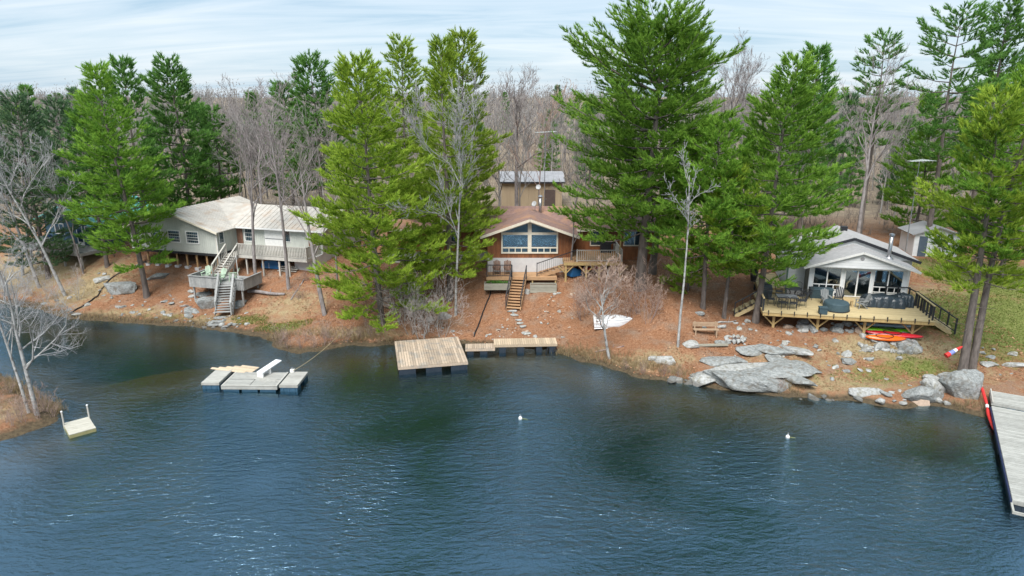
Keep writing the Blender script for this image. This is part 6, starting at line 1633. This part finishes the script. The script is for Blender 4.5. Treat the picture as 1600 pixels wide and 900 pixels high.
stones("pale stone beside the grass right of the twin pines", "stones right of the twin pines", 10, [(1530, 540, 1600, 590)], .1, .35, 7)

# ================================================================ GROUND COVER: uncountable
def scatter(n, boxes, seed):
    rg = np.random.default_rng(seed); X, Y = [], []
    for (x0, x1, y0, y1, wgt) in boxes:
        k = int(n * wgt); X.append(rg.uniform(x0, x1, k)); Y.append(rg.uniform(y0, y1, k))
    X = np.concatenate(X); Y = np.concatenate(Y); return X, Y, hgt(X, Y), rg
def tuft_mesh(name, X, Y, Z, rg, K_, ln, w, material, spread=.5):
    pos = np.stack([X, Y, Z - .02], -1); dr = np.tile(np.array([[0, 0, 1.]]), (len(X), 1))
    return blades_mesh(name, pos + rg.normal(size=pos.shape) * np.array((.05, .05, 0)), dr, K_, ln, w, material, rg, spread, .1, .02)
GRASS = leaf_mat("grass_green", (.26, .29, .08), (.12, .16, .04)); DRYG = leaf_mat("grass_dry", (.52, .42, .26), (.34, .25, .14)); LIT = leaf_mat("leaf_litter", (.50, .29, .18), (.24, .105, .055), .1, 3)
X, Y, Z_, rg = scatter(26000, [(16, 40, 36, 60, .8), (-24, -14, 47, 52, .2)], 1)
gm = ellipse_mask(X, Y, grass_pts) + (fbm(X * .8, Y * .8, 4, 3) - .5) * .7; k = (gm > .38) & (Z_ > .12)
o = link("grass", tuft_mesh("grass", X[k], Y[k], Z_[k], rg, 5, .13, .022, GRASS, .6)); o["kind"] = "stuff"; o["label"] = "short green lake-bank grass"; o["category"] = "grass"
X, Y, Z_, rg = scatter(42000, [(-40, 40, 34, 60, 1)], 2)
gm = ellipse_mask(X, Y, dry_pts) + (fbm(X * .9, Y * .9, 6, 3) - .5) * .8; k = (gm > .42) & (Z_ > .08)
o = link("dry_grass", tuft_mesh("dry_grass", X[k], Y[k], Z_[k], rg, 5, .17, .02, DRYG, .8)); o["kind"] = "stuff"; o["label"] = "tan dry grass on the bank"; o["category"] = "grass"
# reeds right at the shore
pts_ = []
for a, b, dn in (((870, 552), (1080, 598), 1.0), ((420, 532), (620, 538), .6), ((100, 498), (330, 512), .35), ((1500, 640), (1545, 648), .7), ((1210, 612), (1260, 620), .5), ((0, 600), (90, 650), .7)):
    A_ = np.array(at(*a)); B_ = np.array(at(*b)); n = int(np.linalg.norm(B_ - A_) * 60 * dn); t = rg.random(n)[:, None]; q_ = A_ + (B_ - A_) * t; q_[:, 0] += rg.normal(0, .35, n); q_[:, 1] += np.abs(rg.normal(.2, .5, n)); pts_.append(q_)
q_ = np.concatenate(pts_); z_ = hgt(q_[:, 0], q_[:, 1]); k = z_ > -.12
o = link("reeds", tuft_mesh("reeds", q_[k, 0], q_[k, 1], z_[k], rg, 6, .45, .018, DRYG, .42)); o["kind"] = "stuff"; o["label"] = "dry tan reeds along the waterline"; o["category"] = "reeds"
# fallen leaves and needles
X, Y, Z_, rg = scatter(52000, [(-36, 34, 38, 62, 1)], 3); k = (Z_ > .1) & (fbm(X * .7, Y * .7, 8, 3) > .34)
X, Y, Z_ = X[k], Y[k], Z_[k]; n = len(X); a = rg.random(n) * 6.28; s = rg.uniform(.035, .10, n)
c0 = np.stack([X, Y, Z_ + .02], -1); d1 = np.stack([np.cos(a), np.sin(a), rg.normal(0, .25, n)], -1) * s[:, None]; d2 = np.stack([-np.sin(a), np.cos(a), rg.normal(0, .25, n)], -1) * (s * .55)[:, None]
V = np.stack([c0 - d1, c0 + d2, c0 + d1, c0 - d2], 1).reshape(-1, 3)
o = link("leaf_litter", mesh_np("leaf_litter", V, np.arange(len(V)), 4, LIT)); o["kind"] = "stuff"; o["label"] = "fallen leaves and needles on the bank"; o["category"] = "leaf litter"


# brush and saplings on the floor of the wood
X, Y, Z_, rg = scatter(9000, [(-95, 95, 60, 135, 1)], 4); k = np.abs(X) < .85 * Y
for (x0, x1, y0, y1) in blocked: k &= ~((X > x0 - .5) & (X < x1 + .5) & (Y > y0 - .5) & (Y < y1 + .5))
BRUSH = leaf_mat("brush_twigs", (.36, .31, .27), (.20, .165, .145), .1, .5)
o = link("brush", tuft_mesh("brush", X[k], Y[k], Z_[k], rg, 6, 1.5, .035, BRUSH, .45)); o["kind"] = "stuff"; o["label"] = "leafless brush on the floor of the wood"; o["category"] = "brush"
